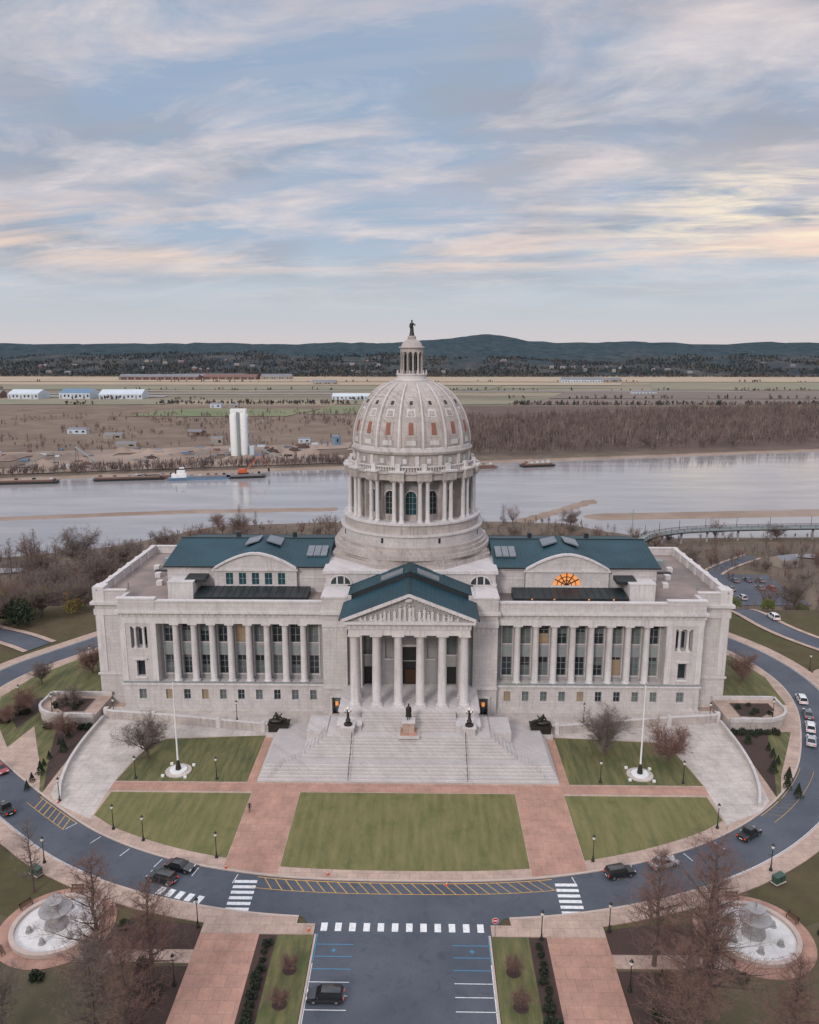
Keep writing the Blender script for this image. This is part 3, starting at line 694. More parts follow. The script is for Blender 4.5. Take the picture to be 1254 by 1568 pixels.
for q in range(16):
    a=2*PI*q/16-PI/2
    ar=a+PI/16
    patch(ar,53.3,66.6,.55,.22,.22,'stone_dome',14);patch(ar,53.4,66.5,.22,.1,.34,'stone_trim',14)
    patch(a,54.1,55.5,1.3,1.25,.1,'stone_dome',2);patch(a,54.3,55.3,1.0,.95,.17,'stone_trim',2)
    patch(a,56.0,59.4,1.15,1.0,.08,'stone_dome',4);patch(a,56.5,58.9,.50,.45,.17,'rust',4)
    patch(a,60.0,61.6,1.0,.85,.08,'stone_trim',3);patch(a,60.3,61.3,.6,.5,.17,'stone_dome',3)
    patch(a,62.1,63.6,.8,.62,.08,'stone_dome',3);patch(a,62.5,63.2,.32,.28,.2,'black',2)
    patch(a,64.0,65.3,.55,.4,.08,'stone_dome',2)
ln=MB()
ln.lathe(0,24,[(3.7,66.7),(3.7,67.3),(3.2,67.4),(3.2,68.2),(3.4,68.3),(3.4,68.5),(2.9,68.5)],32,'stone_trim')
ln.lathe(0,24,[(1.35,68.5),(1.35,73.2)],24,'recess')
for q in range(12):
    a=2*PI*q/12+.13;column(ln,2.25*math.cos(a),24+2.25*math.sin(a),68.5,73.1,.22,'stone_dome',8)
    a+=PI/12
    ln.tube((1.37*math.cos(a),24+1.37*math.sin(a),69.2),(1.37*math.cos(a),24+1.37*math.sin(a),72.4),.25,.25,6,'glassd')
    ln.tube((3.2*math.cos(a),24+3.2*math.sin(a),68.5),(3.2*math.cos(a),24+3.2*math.sin(a),69.3),.12,.09,5,'stone_trim')
ln.lathe(0,24,[(2.5,73.1),(2.5,73.8),(2.85,73.95),(2.85,74.2),(2.3,74.3),(2.1,74.9),(1.7,75.3),(1.1,75.7),(.9,75.8),(.9,76.4),(.75,76.5)],32,'stone_dome')
po=MB()
po.box(-13.2,13.2,-11.8,0.9,0,6.98,'stone');po.box(-13.4,13.4,-12.0,.5,6.55,6.99,'stone_trim')
for sd in(-1,1):
    for yy in(-9,-6,-3): po.box(*sorted((sd*13.2,sd*13.26)),yy-.5,yy+.5,3,5,'glassd')
for i in range(6): column(po,-10.4+4.16*i,-9.6,7.0,21.5,.84,n=24)
for sd in(-1,1):
    column(po,sd*10.4,-5.4,7.0,21.5,.84,n=24)
    po.box(sd*10.4-.8,sd*10.4+.8,-1.4,-.3,7,21.5,'stone_trim')
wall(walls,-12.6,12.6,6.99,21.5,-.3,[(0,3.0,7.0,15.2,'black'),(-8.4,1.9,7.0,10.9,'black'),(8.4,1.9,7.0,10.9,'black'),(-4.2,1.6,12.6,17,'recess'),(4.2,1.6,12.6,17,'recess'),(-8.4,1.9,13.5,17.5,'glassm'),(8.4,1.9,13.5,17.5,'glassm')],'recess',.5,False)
walls.face([(-12.6,-1.2,6.99),(-12.6,-.3,6.99),(-12.6,-.3,22),(-12.6,-1.2,22)],'stone');walls.face([(12.6,-1.2,6.99),(12.6,-.3,6.99),(12.6,-.3,22),(12.6,-1.2,22)],'stone')
po.box(-1.05,1.05,-.05,.1,7.0,10.2,'bronze_brown');po.box(-1.45,1.45,-.02,.12,11.9,12.1,'frame');po.box(-1.9,1.9,-.5,-.303,15.2,15.7,'stone_trim')
for e in(-1.75,1.75): po.box(e-.22,e+.22,-.45,-.303,7,15.2,'stone_trim')
for i in range(4):
    x=-6.24+4.16*i;po.box(x-.45,x+.45,-.5,-.303,7,21.5,'stone')
po.box(-11.4,11.4,-10.7,-.2,21.5,22.7,'stone_trim');po.box(-11.6,11.6,-10.85,-.2,22.7,23.9,'stone')
x=-11.4
while x<11.3: po.box(x,x+.5,-10.95,-10.853,22.78,23.82,'stone_trim');x+=1.04
po.box(-12.3,12.3,-11.6,-.1,23.9,24.4,'stone_trim')
x=-11.7
while x<11.7: po.box(x,x+.28,-11.2,-10.86,23.55,23.897,'stone_trim');x+=.56
hw,zb,za=12.4,24.4,29.3
po.face([(-hw+.6,-10.6,zb),(hw-.6,-10.6,zb),(0,-10.6,za-.3)],'recess')
for s in(-1,1):
    po.hexa([(s*hw,-11.7,zb),(0,-11.7,za),(0,-10.0,za),(s*hw,-10.0,zb),(s*hw,-11.7,zb+.65),(0,-11.7,za+.65),(0,-10.0,za+.65),(s*hw,-10.0,zb+.65)],'stone_trim')
    for q in range(18):
        u=(q+.7)/19.5;x=s*hw*(1-u);z=zb+(za-zb)*u-.02;po.box(x-.14,x+.14,-11.2,-10.62,z-.28,z,'stone_trim')
    rf.face([(s*13.0,-11.6,zb+.45),(0,-11.6,za+.72),(0,2,za+.72),(s*13.0,2,zb+.45)],'teal')
    rf.box(*sorted((s*12.8,s*13.1)),-11.5,2,zb+.2,zb+.5,'darkroof')
    rf.face([(s*12.3,-1.0,26.2),(0,-1.0,31.1),(0,6,31.1),(s*12.3,6,26.2)],'teal')
    rf.face([(s*12.2,-.9,26.2),(0,-.9,31.0),(0,-.9,24.6),(s*12.2,-.9,24.6)],'darkroof')
    po.box(*sorted((s*11.6,s*12.9)),-1.2,6,24.5,26.2,'stone')
    def sl(xa,xb,ya,yb,off,zr,h,zb_):
        zz=lambda x:zr+(zb_-zr)*x/h+off
        rf.hexa([(s*xa,ya,zz(xa)-.1),(s*xb,ya,zz(xb)-.1),(s*xb,yb,zz(xb)-.1),(s*xa,yb,zz(xa)-.1),(s*xa,ya,zz(xa)+.25),(s*xb,ya,zz(xb)+.25),(s*xb,yb,zz(xb)+.25),(s*xa,yb,zz(xa)+.25)],'sky_l')
    sl(1.4,5.8,-.2,2.6,.05,31.1,12.3,26.2)
rf.box(-.15,.15,-11.6,-1.0,za+.68,za+.85,'darkroof');rf.box(-.15,.15,-1.0,6,31.05,31.2,'darkroof')
random.seed(3)
for i in range(23):
    x=-9.9+.9*i+random.uniform(-.2,.2);hh=(za-zb-.6)*(1-abs(x)/11.4)*random.uniform(.62,.9)
    if hh<.5: continue
    po.lathe(x,-10.75,[(.30,zb),(.26,zb+hh*.5),(.32,zb+hh*.72),(.10,zb+hh*.8)],8,'stone_trim',sy=.6)
    po.ell((x+random.uniform(-.1,.1),-10.85,zb+hh*.9),(.17,.17,.2),'stone_trim',6)
    po.tube((x,-10.85,zb+hh*.7),(x+random.uniform(-.6,.6),-10.95,zb+hh*random.uniform(.4,.95)),.1,.07,5,'stone_trim')
    po.tube((x,-10.85,zb+hh*.3),(x+random.uniform(-.8,.8),-10.95,zb+.1),.16,.1,5,'stone_trim')
for i in range(3): po.ell((random.uniform(-.3,.3),-10.8,za-.9),(.7,.3,.45),'stone_trim',7)
st=MB()
def fl(xa,xb,y0,y1,z0,z1,n,yend):
    for i in range(n):
        xh=xa+(xb-xa)*i/max(1,n-1);y=y0+(y1-y0)*i/n
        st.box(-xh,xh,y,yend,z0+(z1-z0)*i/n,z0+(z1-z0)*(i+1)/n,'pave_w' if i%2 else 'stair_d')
fl(26.3,25.2,-25.6,-22.0,.1,1.9,11,-7.6)
fl(19.5,15.0,-20.6,-16.9,1.9,4.4,14,-9)
fl(8.8,8.8,-15.4,-12.01,4.4,6.95,14,-11.9)
for s in(-1,1):
    st.box(*sorted((s*8.8,s*13.2)),-15.4,-12.0,4.4,5.6,'stone');st.box(*sorted((s*8.7,s*13.35)),-15.5,-12.0,5.6,5.75,'stone_trim')
    st.box(*sorted((s*10.1,s*12.2)),-17.0,-15.0,4.4,5.9,'stone');st.box(*sorted((s*9.9,s*12.4)),-17.2,-14.8,5.9,6.15,'stone_trim')
    st.box(*sorted((s*15.3,s*19.0)),-15.2,-9,1.9,4.38,'stone')
front=[(62,-.5),(61.5,-2.2),(54,-3.2),(45,-4.6),(36,-6.2),(30,-7.2),(26.3,-7.7)]
pts=[(-x,y) for x,y in front]+[(x,y) for x,y in front[::-1]]
st.prism(pts+[(62,1),(-62,1)],0,1.0,'conc','stone')
for s in(-1,1):
    ff=catmull(front,4)
    for i in range(len(ff)-1):
        (x1,y1),(x2,y2)=ff[i],ff[i+1]
        st.hexa([(s*x1,y1-.25,0),(s*x2,y2-.25,0),(s*x2,y2+.25,0),(s*x1,y1+.25,0),(s*x1,y1-.25,1.75),(s*x2,y2-.25,1.75),(s*x2,y2+.25,1.75),(s*x1,y1+.25,1.75)],'stone_dome')
        st.hexa([(s*x1,y1-.33,1.75),(s*x2,y2-.33,1.75),(s*x2,y2+.33,1.75),(s*x1,y1+.33,1.75),(s*x1,y1-.33,1.9),(s*x2,y2-.33,1.9),(s*x2,y2+.33,1.9),(s*x1,y1+.33,1.9)],'stone_trim')
        if i%6==3: st.box(*sorted((s*x1-.4,s*x1+.4)),y1-.4,y1+.4,0,2.15,'stone_trim')
    pth=catmull([(62.3,-3),(62.3,-12),(61.6,-20),(60,-27),(58,-32)],5)
    for i in range(len(pth)-1):
        (x1,y1),(x2,y2)=pth[i],pth[i+1]
        st.hexa([(s*(x1-.25),y1,0),(s*(x2-.25),y2,0),(s*(x2+.25),y2,0),(s*(x1+.25),y1,0),(s*(x1-.25),y1,1.0),(s*(x2-.25),y2,1.0),(s*(x2+.25),y2,1.0),(s*(x1+.25),y1,1.0)],'stone')
    arc=[(s*(69.5+6.5*math.cos(a)),0+5.5*math.sin(a)) for a in np.linspace(-PI*.5,PI*.05,9)]
    pl=[(s*63.2,-5.5)]+arc+[(s*76,4.5),(s*63.2,4.5)]
    st.prism(pl,0,1.9,'brick_l','stone_dome')
    st.prism([(s*66,-3.5),(s*70,-3.8),(s*74,-.5),(s*74,2.5),(s*66,2.5)],1.9,2.1,'mulch','stone')
    for i in range(len(pl)-1):
        (x1,y1),(x2,y2)=pl[i],pl[i+1];d=Vector((x2-x1,y2-y1)).normalized();nx_,ny_=d.y*.25,-d.x*.25
        st.hexa([(x1-nx_,y1-ny_,1.9),(x2-nx_,y2-ny_,1.9),(x2+nx_,y2+ny_,1.9),(x1+nx_,y1+ny_,1.9),(x1-nx_,y1-ny_,2.7),(x2-nx_,y2-ny_,2.7),(x2+nx_,y2+ny_,2.7),(x1+nx_,y1+ny_,2.7)],'stone')
    for xx in(10.4,):
        st.tube((s*xx,-16.9,5.3),(s*xx,-20.6,2.9),.05,.05,5,'black');st.tube((s*xx,-20.6,2.9),(s*xx,-22.0,2.8),.05,.05,5,'black');st.tube((s*xx,-22.0,2.8),(s*xx,-25.7,1.0),.05,.05,5,'black')
        for q in range(9):
            y=-17.2-q*1.02;z=2.9 if -22<y<-20.6 else (5.3+(y+16.9)*.65 if y>-20.6 else 2.8+(y+22)*.48)
            st.tube((s*xx,y,z-.95),(s*xx,y,z),.04,.04,4,'black')
    pr=[(15.4,-15.5,5.4),(16.2,-17.4,4.9),(19.6,-20.6,2.9),(22,-22.2,2.7),(24.4,-25.6,1.0)]
    for i in range(4):
        a_,b_=pr[i],pr[i+1];st.tube((s*a_[0],a_[1],a_[2]),(s*b_[0],b_[1],b_[2]),.035,.035,5,'chrome')
        for q in range(4):
            t_=q/4;x_=a_[0]+(b_[0]-a_[0])*t_;y_=a_[1]+(b_[1]-a_[1])*t_;z_=a_[2]+(b_[2]-a_[2])*t_;st.tube((s*x_,y_,z_-1),(s*x_,y_,z_),.03,.03,4,'chrome')
walls.obj('walls',cap);cols.obj('colonnade_columns',cap);trim.obj('cornices',cap);rf.obj('roofs',cap);body.obj('central_base',cap)
dr.obj('dome_drum',cap);dome.obj('dome_shell',cap);ln.obj('dome_lantern',cap);po.obj('portico',cap);st.obj('front_steps_and_terrace',cap)
# ------------------------------------------------------------------ figures (skin modifier)
def skinfig(name,joints,edges,k,parent,loc,scale=1,rz=0,root=0):
    me=bpy.data.meshes.new(name);me.from_pydata([j[:3] for j in joints],edges,[])
    me.materials.append(M[k]);o=bpy.data.objects.new(name,me);sc.collection.objects.link(o)
    sk=o.modifiers.new('skin','SKIN')
    for i,j in enumerate(joints):
        r=j[3];r2=j[4] if len(j)>4 else r
        me.skin_vertices[0].data[i].radius=(r,r2)
    for i in range(len(joints)): me.skin_vertices[0].data[i].use_root=(i==root)
    ss=o.modifiers.new('sub','SUBSURF');ss.levels=1;ss.render_levels=1
    o.location=loc;o.scale=(scale,)*3;o.rotation_euler=(0,0,rz)
    if parent: o.parent=parent
    return o
def person_joints(stride=.0,armup=None):
    J=[(0,0,.98,.15,.12),(0,0,1.18,.14,.11),(0,0,1.38,.17,.11),(0,0,1.50,.065,.065),(0,-.01,1.60,.085,.10),(0,-.01,1.72,.075,.09)]
    E=[(0,1),(1,2),(2,3),(3,4),(4,5)]
    for s in(-1,1):
        b=len(J);f=stride*s
        J+=[(s*.10,f*.1,.88,.09,.09),(s*.11,f*.5,.50,.065,.065),(s*.11,f,.10,.045,.045),(s*.12,f-.14,.04,.045,.035)]
        E+=[(0,b),(b,b+1),(b+1,b+2),(b+2,b+3)]
        b=len(J)
        if armup and s==armup: J+=[(s*.21,0,1.42,.06,.06),(s*.34,-.05,1.58,.048,.048),(s*.38,-.08,1.86,.036,.036),(s*.38,-.09,1.96,.04,.03)]
        else: J+=[(s*.21,0,1.42,.06,.06),(s*.27,-f*.4,1.14,.047,.047),(s*.26,-f*.7-.08,.90,.035,.035),(s*.25,-f*.8-.1,.80,.04,.028)]
        E+=[(2,b),(b,b+1),(b+1,b+2),(b+2,b+3)]
    return J,E
M['coat']=pmat('dark_coat',(.03,.03,.04),(.04,.04,.05),2,.9);M['skinm']=pmat('skin',(.45,.28,.2),(.42,.26,.19),3,.6)
J,E=person_joints(.25)
pe=empty('walking_person',(-25.6,-34.6,.13),.4)
skinfig('clothed_body',J,E,'coat',pe,(0,0,0))
mb=MB();mb.ell((0,-.03,1.66),(.078,.095,.115),'skinm',10);mb.ell((0,.01,1.70),(.085,.095,.09),'coat',8);mb.ell((0,-.125,1.65),(.014,.02,.02),'skinm',6);mb.obj('head',pe)
ce=empty('dome_statue',(0,24,76.45))
mb=MB();mb.lathe(0,0,[(.62,0),(.55,.2),(.42,.9),(.38,1.6),(.30,2.1),(.36,2.5),(.34,2.75),(.12,2.95)],14,'bronze',sy=.8);mb.ell((0,-.02,3.2),(.19,.2,.25),'bronze');mb.tube((0,0,2.9),(0,0,3.1),.1,.1,8,'bronze')
mb.tube((.32,0,2.7),(.62,-.1,2.2),.12,.1,7,'bronze');mb.tube((.62,-.1,2.2),(.75,-.35,2.55),.09,.07,7,'bronze');mb.tube((-.32,0,2.7),(-.5,-.1,2.1),.12,.1,7,'bronze');mb.tube((-.5,-.1,2.1),(-.3,-.35,1.8),.1,.08,7,'bronze');mb.ell((-.3,-.4,1.9),(.22,.15,.3),'bronze');mb.obj('robed_figure',ce)
je=empty('bronze_statue_on_pedestal',(0,-16.1,4.4))
mb=MB();mb.box(-2.0,2.0,-1.9,1.4,0,.35,'pave_w');mb.box(-1.5,1.5,-1.4,1.1,.35,.7,'brick');mb.box(-1.05,1.05,-1.0,.8,.7,2.6,'brick_l');mb.box(-1.2,1.2,-1.15,.95,2.6,2.85,'stone_trim');mb.obj('pedestal',je)
J,E=person_joints(.1);skinfig('figure',J,E,'bronze',je,(0,0,2.85),1.75)
mb=MB();mb.lathe(0,0.06,[(.58,3.4),(.5,4.2),(.42,4.9),(.45,5.3),(.2,5.5)],12,'bronze',sy=.6);mb.ell((0,-.04,5.85),(.16,.19,.23),'bronze');mb.obj('coat_and_head',je)
for s in(-1,1):
    e=empty('candelabra_lamp',(s*11.15,-16.1,6.15));mb=MB()
    mb.lathe(0,0,[(.8,0),(.75,.3),(.35,.5),(.5,.9),(.28,1.3),(.2,2.6),(.3,2.75),(.16,2.9)],12,'bronze')
    for q in range(4):
        a=q*PI/2+.4;mb.tube((0,0,2.3),(.6*math.cos(a),.6*math.sin(a),2.5),.07,.06,6,'bronze');mb.tube((.6*math.cos(a),.6*math.sin(a),2.5),(.6*math.cos(a),.6*math.sin(a),2.75),.06,.06,6,'bronze');mb.ell((.6*math.cos(a),.6*math.sin(a),2.95),(.2,.2,.22),'lampglass',8)
    mb.ell((0,0,3.25),(.26,.26,.3),'lampglass',8);mb.obj('lamp_body',e)
    e=empty('reclining_bronze_statue',(s*25.4,-8.6,.1));mb=MB()
    mb.box(-2.3,2.3,-1.3,1.3,0,1.0,'stone');mb.box(-1.95,1.95,-1.05,1.05,1.0,2.5,'bronze');mb.box(-2.1,2.1,-1.2,1.2,2.5,2.65,'bronze')
    mb.ell((s*.5,0,2.95),(1.5,.8,.45),'bronze',10);mb.obj('pedestal_and_drapery',e)
    J=[(.2,0,3.2,.38,.34),(-.2,0,3.7,.36,.3),(-.45,0,4.15,.4,.3),(-.5,0,4.5,.15,.15),(-.52,-.05,4.75,.22,.24),(1.0,-.35,3.6,.28),(1.7,-.3,2.95,.18),(1.95,-.5,2.85,.14),(.9,.3,3.2,.26),(1.6,.35,3.0,.18),(-.95,.1,3.8,.18),(-1.2,0,3.1,.13),(.0,-.45,4.0,.18),(.5,-.5,4.3,.13),(.75,-.4,4.75,.11)]
    if s>0: J=[(-j[0],)+j[1:] for j in J]
    E=[(0,1),(1,2),(2,3),(3,4),(0,5),(5,6),(6,7),(0,8),(8,9),(2,10),(10,11),(2,12),(12,13),(13,14)]
    skinfig('figure',J,E,'bronze',e,(0,0,0))
    e=empty('flagpole',(s*41,-22.4,.135));mb=MB()
    mb.lathe(0,0,[(2.3,0),(2.3,.18)],28,'conc');mb.lathe(0,0,[(1.5,.18),(1.5,.4)],28,'white');mb.lathe(0,0,[(.5,.4),(.45,1.0),(.3,1.6),(.16,2.2)],14,'bronze');mb.lathe(0,0,[(.17,2.2),(.12,10),(.07,17.2)],10,'white')
    mb.ell((0,0,17.35),(.17,.17,.17),'chrome',8);mb.tube((.12,0,2.5),(.1,0,17),.015,.015,3,'white')
    for q in range(4): a=q*PI/2+.7;mb.box(2.9*math.cos(a)-.25,2.9*math.cos(a)+.25,2.9*math.sin(a)-.2,2.9*math.sin(a)+.2,0,.35,'white')
    mb.obj('pole',e)
# ------------------------------------------------------------------ street lamps, benches, signs
mb=MB();mb.lathe(0,0,[(.26,0),(.24,.25),(.13,.4),(.10,.8),(.07,1.0),(.055,3.3),(.11,3.4),(.16,3.5)],10,'black');mb.lathe(0,0,[(.13,3.5),(.24,3.75),(.22,4.0)],10,'lampglass');mb.lathe(0,0,[(.26,4.0),(.12,4.2),(.03,4.4)],10,'black');LAMP=mb.mesh('street_lamp_mesh')
for x,y,z in[(-34.6,-4.6,1),(34.6,-4.6,1),(-72,-4.2,2.0),(72,-4.2,2.0),(-60.5,-2,.12),(60.5,-2,.12),(-33.5,-24.9,.13),(-47.8,-24.9,.13),(33.5,-24.9,.13),(47.8,-24.9,.13),(-46,-39.6,.13),(-40.3,-42.4,.13),(-28,-46.3,.13),(-26.8,-60.4,.13),(26.8,-60.4,.13),(27.7,-46.2,.13),(49,-37.8,.13),(-58,-32.0,.13),(-53,-47.9,.13),(53,-47.9,.13),(17.8,-62,.13),(-26.9,-70,.13),(27,-70,.13),(68,-35,.1),(92,0,0),(93,24,0),(-83,4,.1),(-77,26,.1)]:
    inst(LAMP,'street_lamp',(x,y,z))
mb=MB();M['wood']=pmat('bench_wood',(.13,.07,.04),(.1,.055,.03),3,.7)
for q in range(4): mb.box(-.9,.9,-.22+q*.12,-.13+q*.12,.44,.48,'wood')
for q in range(3): mb.box(-.9,.9,.26,.30,.56+q*.13,.65+q*.13,'wood')
for e_ in(-.75,.75): mb.box(e_-.04,e_+.04,-.22,.27,.38,.44,'black');mb.box(e_-.04,e_+.04,-.22,-.16,0,.4,'black');mb.box(e_-.04,e_+.04,.22,.28,0,.95,'black')
BEN=mb.mesh('bench_mesh')
for s in(-1,1):
    for a in(.4,1.6,2.6,3.9): inst(BEN,'park_bench',(s*45.3+6.7*math.cos(a),-60.6+6.7*math.sin(a),.09),a-PI/2)
e=empty('stop_sign',(11.9,-61.6,.12));mb=MB();M['signred']=pmat('sign_red',(.55,.02,.02),(.5,.02,.02),2,.5)
mb.tube((0,0,0),(0,0,2.6),.04,.04,6,'chrome');mb.obj('post',e)
mb=MB();mb.M=Matrix.Translation((0,-.06,2.4))@Matrix.Rotation(PI/2,4,'X')
mb.lathe(0,0,[(.45,-.01),(.45,.01)],8,'white',False,PI/8);mb.lathe(0,0,[(.40,.011),(.40,.018)],8,'signred',False,PI/8);mb.box(-.26,.26,-.07,.07,.018,.024,'white');mb.obj('octagon_plate',e)
mb=MB();M['orange']=pmat('cone_orange',(.6,.12,.04),(.5,.1,.04),3,.6);mb.box(-.2,.2,-.2,.2,0,.05,'orange');mb.lathe(0,0,[(.15,.05),(.1,.35)],10,'orange');mb.lathe(0,0,[(.1,.35),(.075,.5)],10,'white');mb.lathe(0,0,[(.075,.5),(.03,.75)],10,'orange');CONE=mb.mesh('cone_mesh')
for x,y in[(-12.2,-60.9),(-11.0,-49.9),(-58,-32.6),(6,-51.8),(-26,-48.7)]: inst(CONE,'traffic_cone',(x,y,.13 if y>-51 or x<-11.5 else 0.01))
for s in(-1,1):
    e=empty('utility_cabinet',(s*53,-50.4,.12),s*.5);mb=MB();M['cabg']=pmat('cabinet_green',(.03,.07,.05),(.04,.08,.06),2,.5)
    mb.box(-.9,.9,-.45,.45,.1,1.1,'cabg');mb.box(-1.0,1.0,-.55,.55,0,.1,'conc');mb.box(-.95,.95,-.5,.5,1.1,1.16,'cabg');mb.box(-.03,.03,-.48,-.451,.2,1.0,'black');mb.obj('cabinet',e)
# ------------------------------------------------------------------ cars
def car(name,x,y,ang,col,kind='suv',z=.006,s=.92):
    e=empty(name,(x,y,z),ang);e.scale=(s,)*3;k='car_'+col;mb=MB();L=2.35;w=.93
    bh=1.0 if kind!='sedan' else .88
    prof=[(-L,.38),(-L-.02,.62),(-L+.05,bh-.04),(-L+.2,bh),(.95,bh+.02),(L-.35,bh-.12),(L-.05,bh-.25),(L,.6),(L-.03,.36),(L-.5,.28),(-L+.5,.28)]
    n=len(prof);ins=lambda z:w-.06*max(0,(z-.6))
    b=mb.av([(px,-ins(pz),pz) for px,pz in prof]+[(px,ins(pz),pz) for px,pz in prof])
    mb.idx(b,[tuple(range(n)),tuple(range(n,2*n))],k);mb.idx(b,[(i,(i+1)%n,n+(i+1)%n,n+i) for i in range(n)],k,False)
    if kind=='sedan': xa,xb,ta,tb,zt=-1.75,1.15,-1.0,.35,1.40
    elif kind=='pickup': xa,xb,ta,tb,zt=-.75,1.25,-.62,.5,1.75
    else: xa,xb,ta,tb,zt=-2.2,1.2,-1.95,.45,1.68
    z0=bh-.01
    mb.hexa([(xa,-.84,z0),(xb,-.84,z0),(xb,.84,z0),(xa,.84,z0),(ta,-.66,zt),(tb,-.66,zt),(tb,.66,zt),(ta,.66,zt)],'carglass')
    mb.hexa([(ta-.04,-.69,zt),(tb+.04,-.69,zt),(tb+.04,.69,zt),(ta-.04,.69,zt),(ta+.1,-.6,zt+.06),(tb-.1,-.6,zt+.06),(tb-.1,.6,zt+.06),(ta+.1,.6,zt+.06)],k)
    for sd in(-1,1):
        for (p,q) in(((xa,z0),(ta,zt)),((xb,z0),(tb,zt)),((xa*.35,z0),(xa*.35,zt))):
            mb.tube((p[0],sd*.85,p[1]),(q[0],sd*.67,q[1]),.05,.045,5,k)
        mb.box(.75,.95,sd*1.0-.08,sd*1.0+.08,bh,bh+.16,k)
        mb.box(L-.1,L+.01,sd*.62-.2,sd*.62+.2,.62,.76,'headl');mb.box(-L-.03,-L+.06,sd*.7-.15,sd*.7+.15,.66,.86,'taill')
        for wx in(-1.45,1.42):
            mb.tube((wx,sd*.70,.34),(wx,sd*.955,.34),.35,.35,16,'tyre',True,True);mb.tube((wx,sd*.955,.34),(wx,sd*.965,.34),.2,.18,12,'chrome',True,True)
    mb.box(L-.04,L+.02,-.35,.35,.42,.62,'black');mb.box(-L-.035,-L+.02,-.3,.3,.45,.6,'white')
    if kind=='pickup': mb.box(-2.2,-.85,-.75,.75,bh-.001,bh+.012,'black')
    mb.obj('body',e);return e
def roadpt(s,off): 
    p=at(offs(C,off),s);q=at(offs(C,off),s+.5);return p[0],p[1],math.atan2(q[1]-p[1],q[0]-p[0])
x,y,a=roadpt(mid-32.6,1.4);car('parked_car',x,y,a,'black','sedan')
x,y,a=roadpt(mid-33.5,4.4);car('black_suv',x,y,a+PI,'black','suv')
x,y,a=roadpt(mid+30.8,1.5);car('parked_car',x,y,a,'black','suv')
x,y,a=roadpt(mid+38,1.5);car('parked_car',x,y,a,'silver','sedan')
x,y,a=roadpt(mid+54.5,2.2);car('pickup_truck',x,y,a,'black','pickup')
x,y,a=roadpt(mid-67,6.0);car('pickup_truck',x,y,a+PI,'black','pickup')
x,y,a=roadpt(mid-80.5,1.5);car('red_car',x,y,a,'red','sedan')
for d,c in((92,'silver'),(98,'white'),(104,'grey'),(111,'white')):
    x,y,a=roadpt(mid+d,1.6);car('parked_car',x,y,a,c,'suv' if c=='white' else 'sedan')
car('parked_car',-8.7,-71.7,PI,'black','suv')
for i in range(21):
    r,cI=i//7,i%7
    x=113+cI*5.6+random.uniform(-.8,.8);y=150+r*12+random.uniform(-1,1)
    if random.random()<.25: continue
    car('parked_car',x,y,PI/2+.05,random.choice(['silver','grey','black','grey','blue','red']),random.choice(['sedan','suv']),gz(x,y)+.32,1.1)
# ------------------------------------------------------------------ trees
def tree_mesh(name,h,spread,trunk_r,kind,seed,twk='twig_red',dens=1.0,tw3=6,tww=.014):
    R=random.Random(seed);mb=MB();tw=[]
    def twig(p,d,l,wd):
        u=d.orthogonal().normalized();u.rotate(Matrix.Rotation(R.uniform(0,6.28),3,'Z'))
        q=p+d*l;tw.append((p-u*wd,p+u*wd,q))
    def branch(p,d,l,r,lev):
        n=3 if lev<2 else 2;seg=l/n;pts=[p.copy()]
        for i in range(n):
            d=(d+Vector((R.uniform(-.2,.2),R.uniform(-.2,.2),R.uniform(-.05,.17)))).normalized();p=p+d*seg;pts.append(p.copy())
            r0=r*(1-.75*i/n);r1=r*(1-.75*(i+1)/n);mb.tube(pts[-2],pts[-1],r0,r1,6 if lev==0 else (4 if lev==1 else 3),'bark' if lev<3 else twk)
            if lev<3:
                k=[3,3,2][lev]
                for q in range(max(1,int(k*dens+.3))):
                    dd=(d*R.uniform(.5,.9)+Vector((R.gauss(0,1),R.gauss(0,1),R.gauss(.15,.55))).normalized()*.75).normalized()
                    branch(p-d*seg*R.uniform(0,.8),dd,l*R.uniform(.42,.64),r1*.6+.006,lev+1)
            else:
                for q in range(tw3):
                    dd=(d*.8+Vector((R.gauss(0,1),R.gauss(0,1),R.gauss(.1,.6))).normalized()*.8).normalized();twig(p-d*seg*R.random(),dd,l*R.uniform(.5,1.0),tww*R.uniform(.8,1.3))
    if kind=='spread':
        mb.tube((0,0,0),(0,0,h*.2),trunk_r*1.3,trunk_r,8,'bark')
        nb=6
        for i in range(nb):
            a=2*PI*i/nb+R.uniform(-.4,.4);el=R.uniform(.5,1.25)
            d=Vector((math.cos(a)*math.cos(el),math.sin(a)*math.cos(el),math.sin(el)))
            branch(Vector((0,0,h*R.uniform(.13,.22))),d,spread*R.uniform(.75,1.0)+h*.15*math.sin(el),trunk_r*.6,0)
    else:
        pts=[Vector((0,0,0))];N=14
        for i in range(N): pts.append(Vector((R.uniform(-.12,.12)*(i>2),R.uniform(-.12,.12)*(i>2),h*(i+1)/N)))
        for i in range(N): mb.tube(pts[i],pts[i+1],trunk_r*(1-i/N)**.9+.02,trunk_r*(1-(i+1)/N)**.9+.015,8,'bark')
        nl=int(40*dens);
        for i in range(nl):
            t=.16+.82*(i+R.random())/nl;a=i*2.4+R.uniform(-.5,.5);L_=spread*(1.0-t)**.55*R.uniform(.5,1.2)*(.6+.4*min(1,t/.25))+.5
            el=.12+.7*t;d=Vector((math.cos(a)*math.cos(el),math.sin(a)*math.cos(el),math.sin(el)))
            branch(Vector((0,0,h*t)),d,L_,trunk_r*.34*(1-t)+.03,1)
    mi=mb.mi(twk)
    for a,b_,c in tw:
        n0=len(mb.v);mb.v.extend([tuple(a),tuple(b_),tuple(c)]);mb.f.append((n0,n0+1,n0+2));mb.m.append(mi);mb.s.append(False)
    return mb.mesh(name)
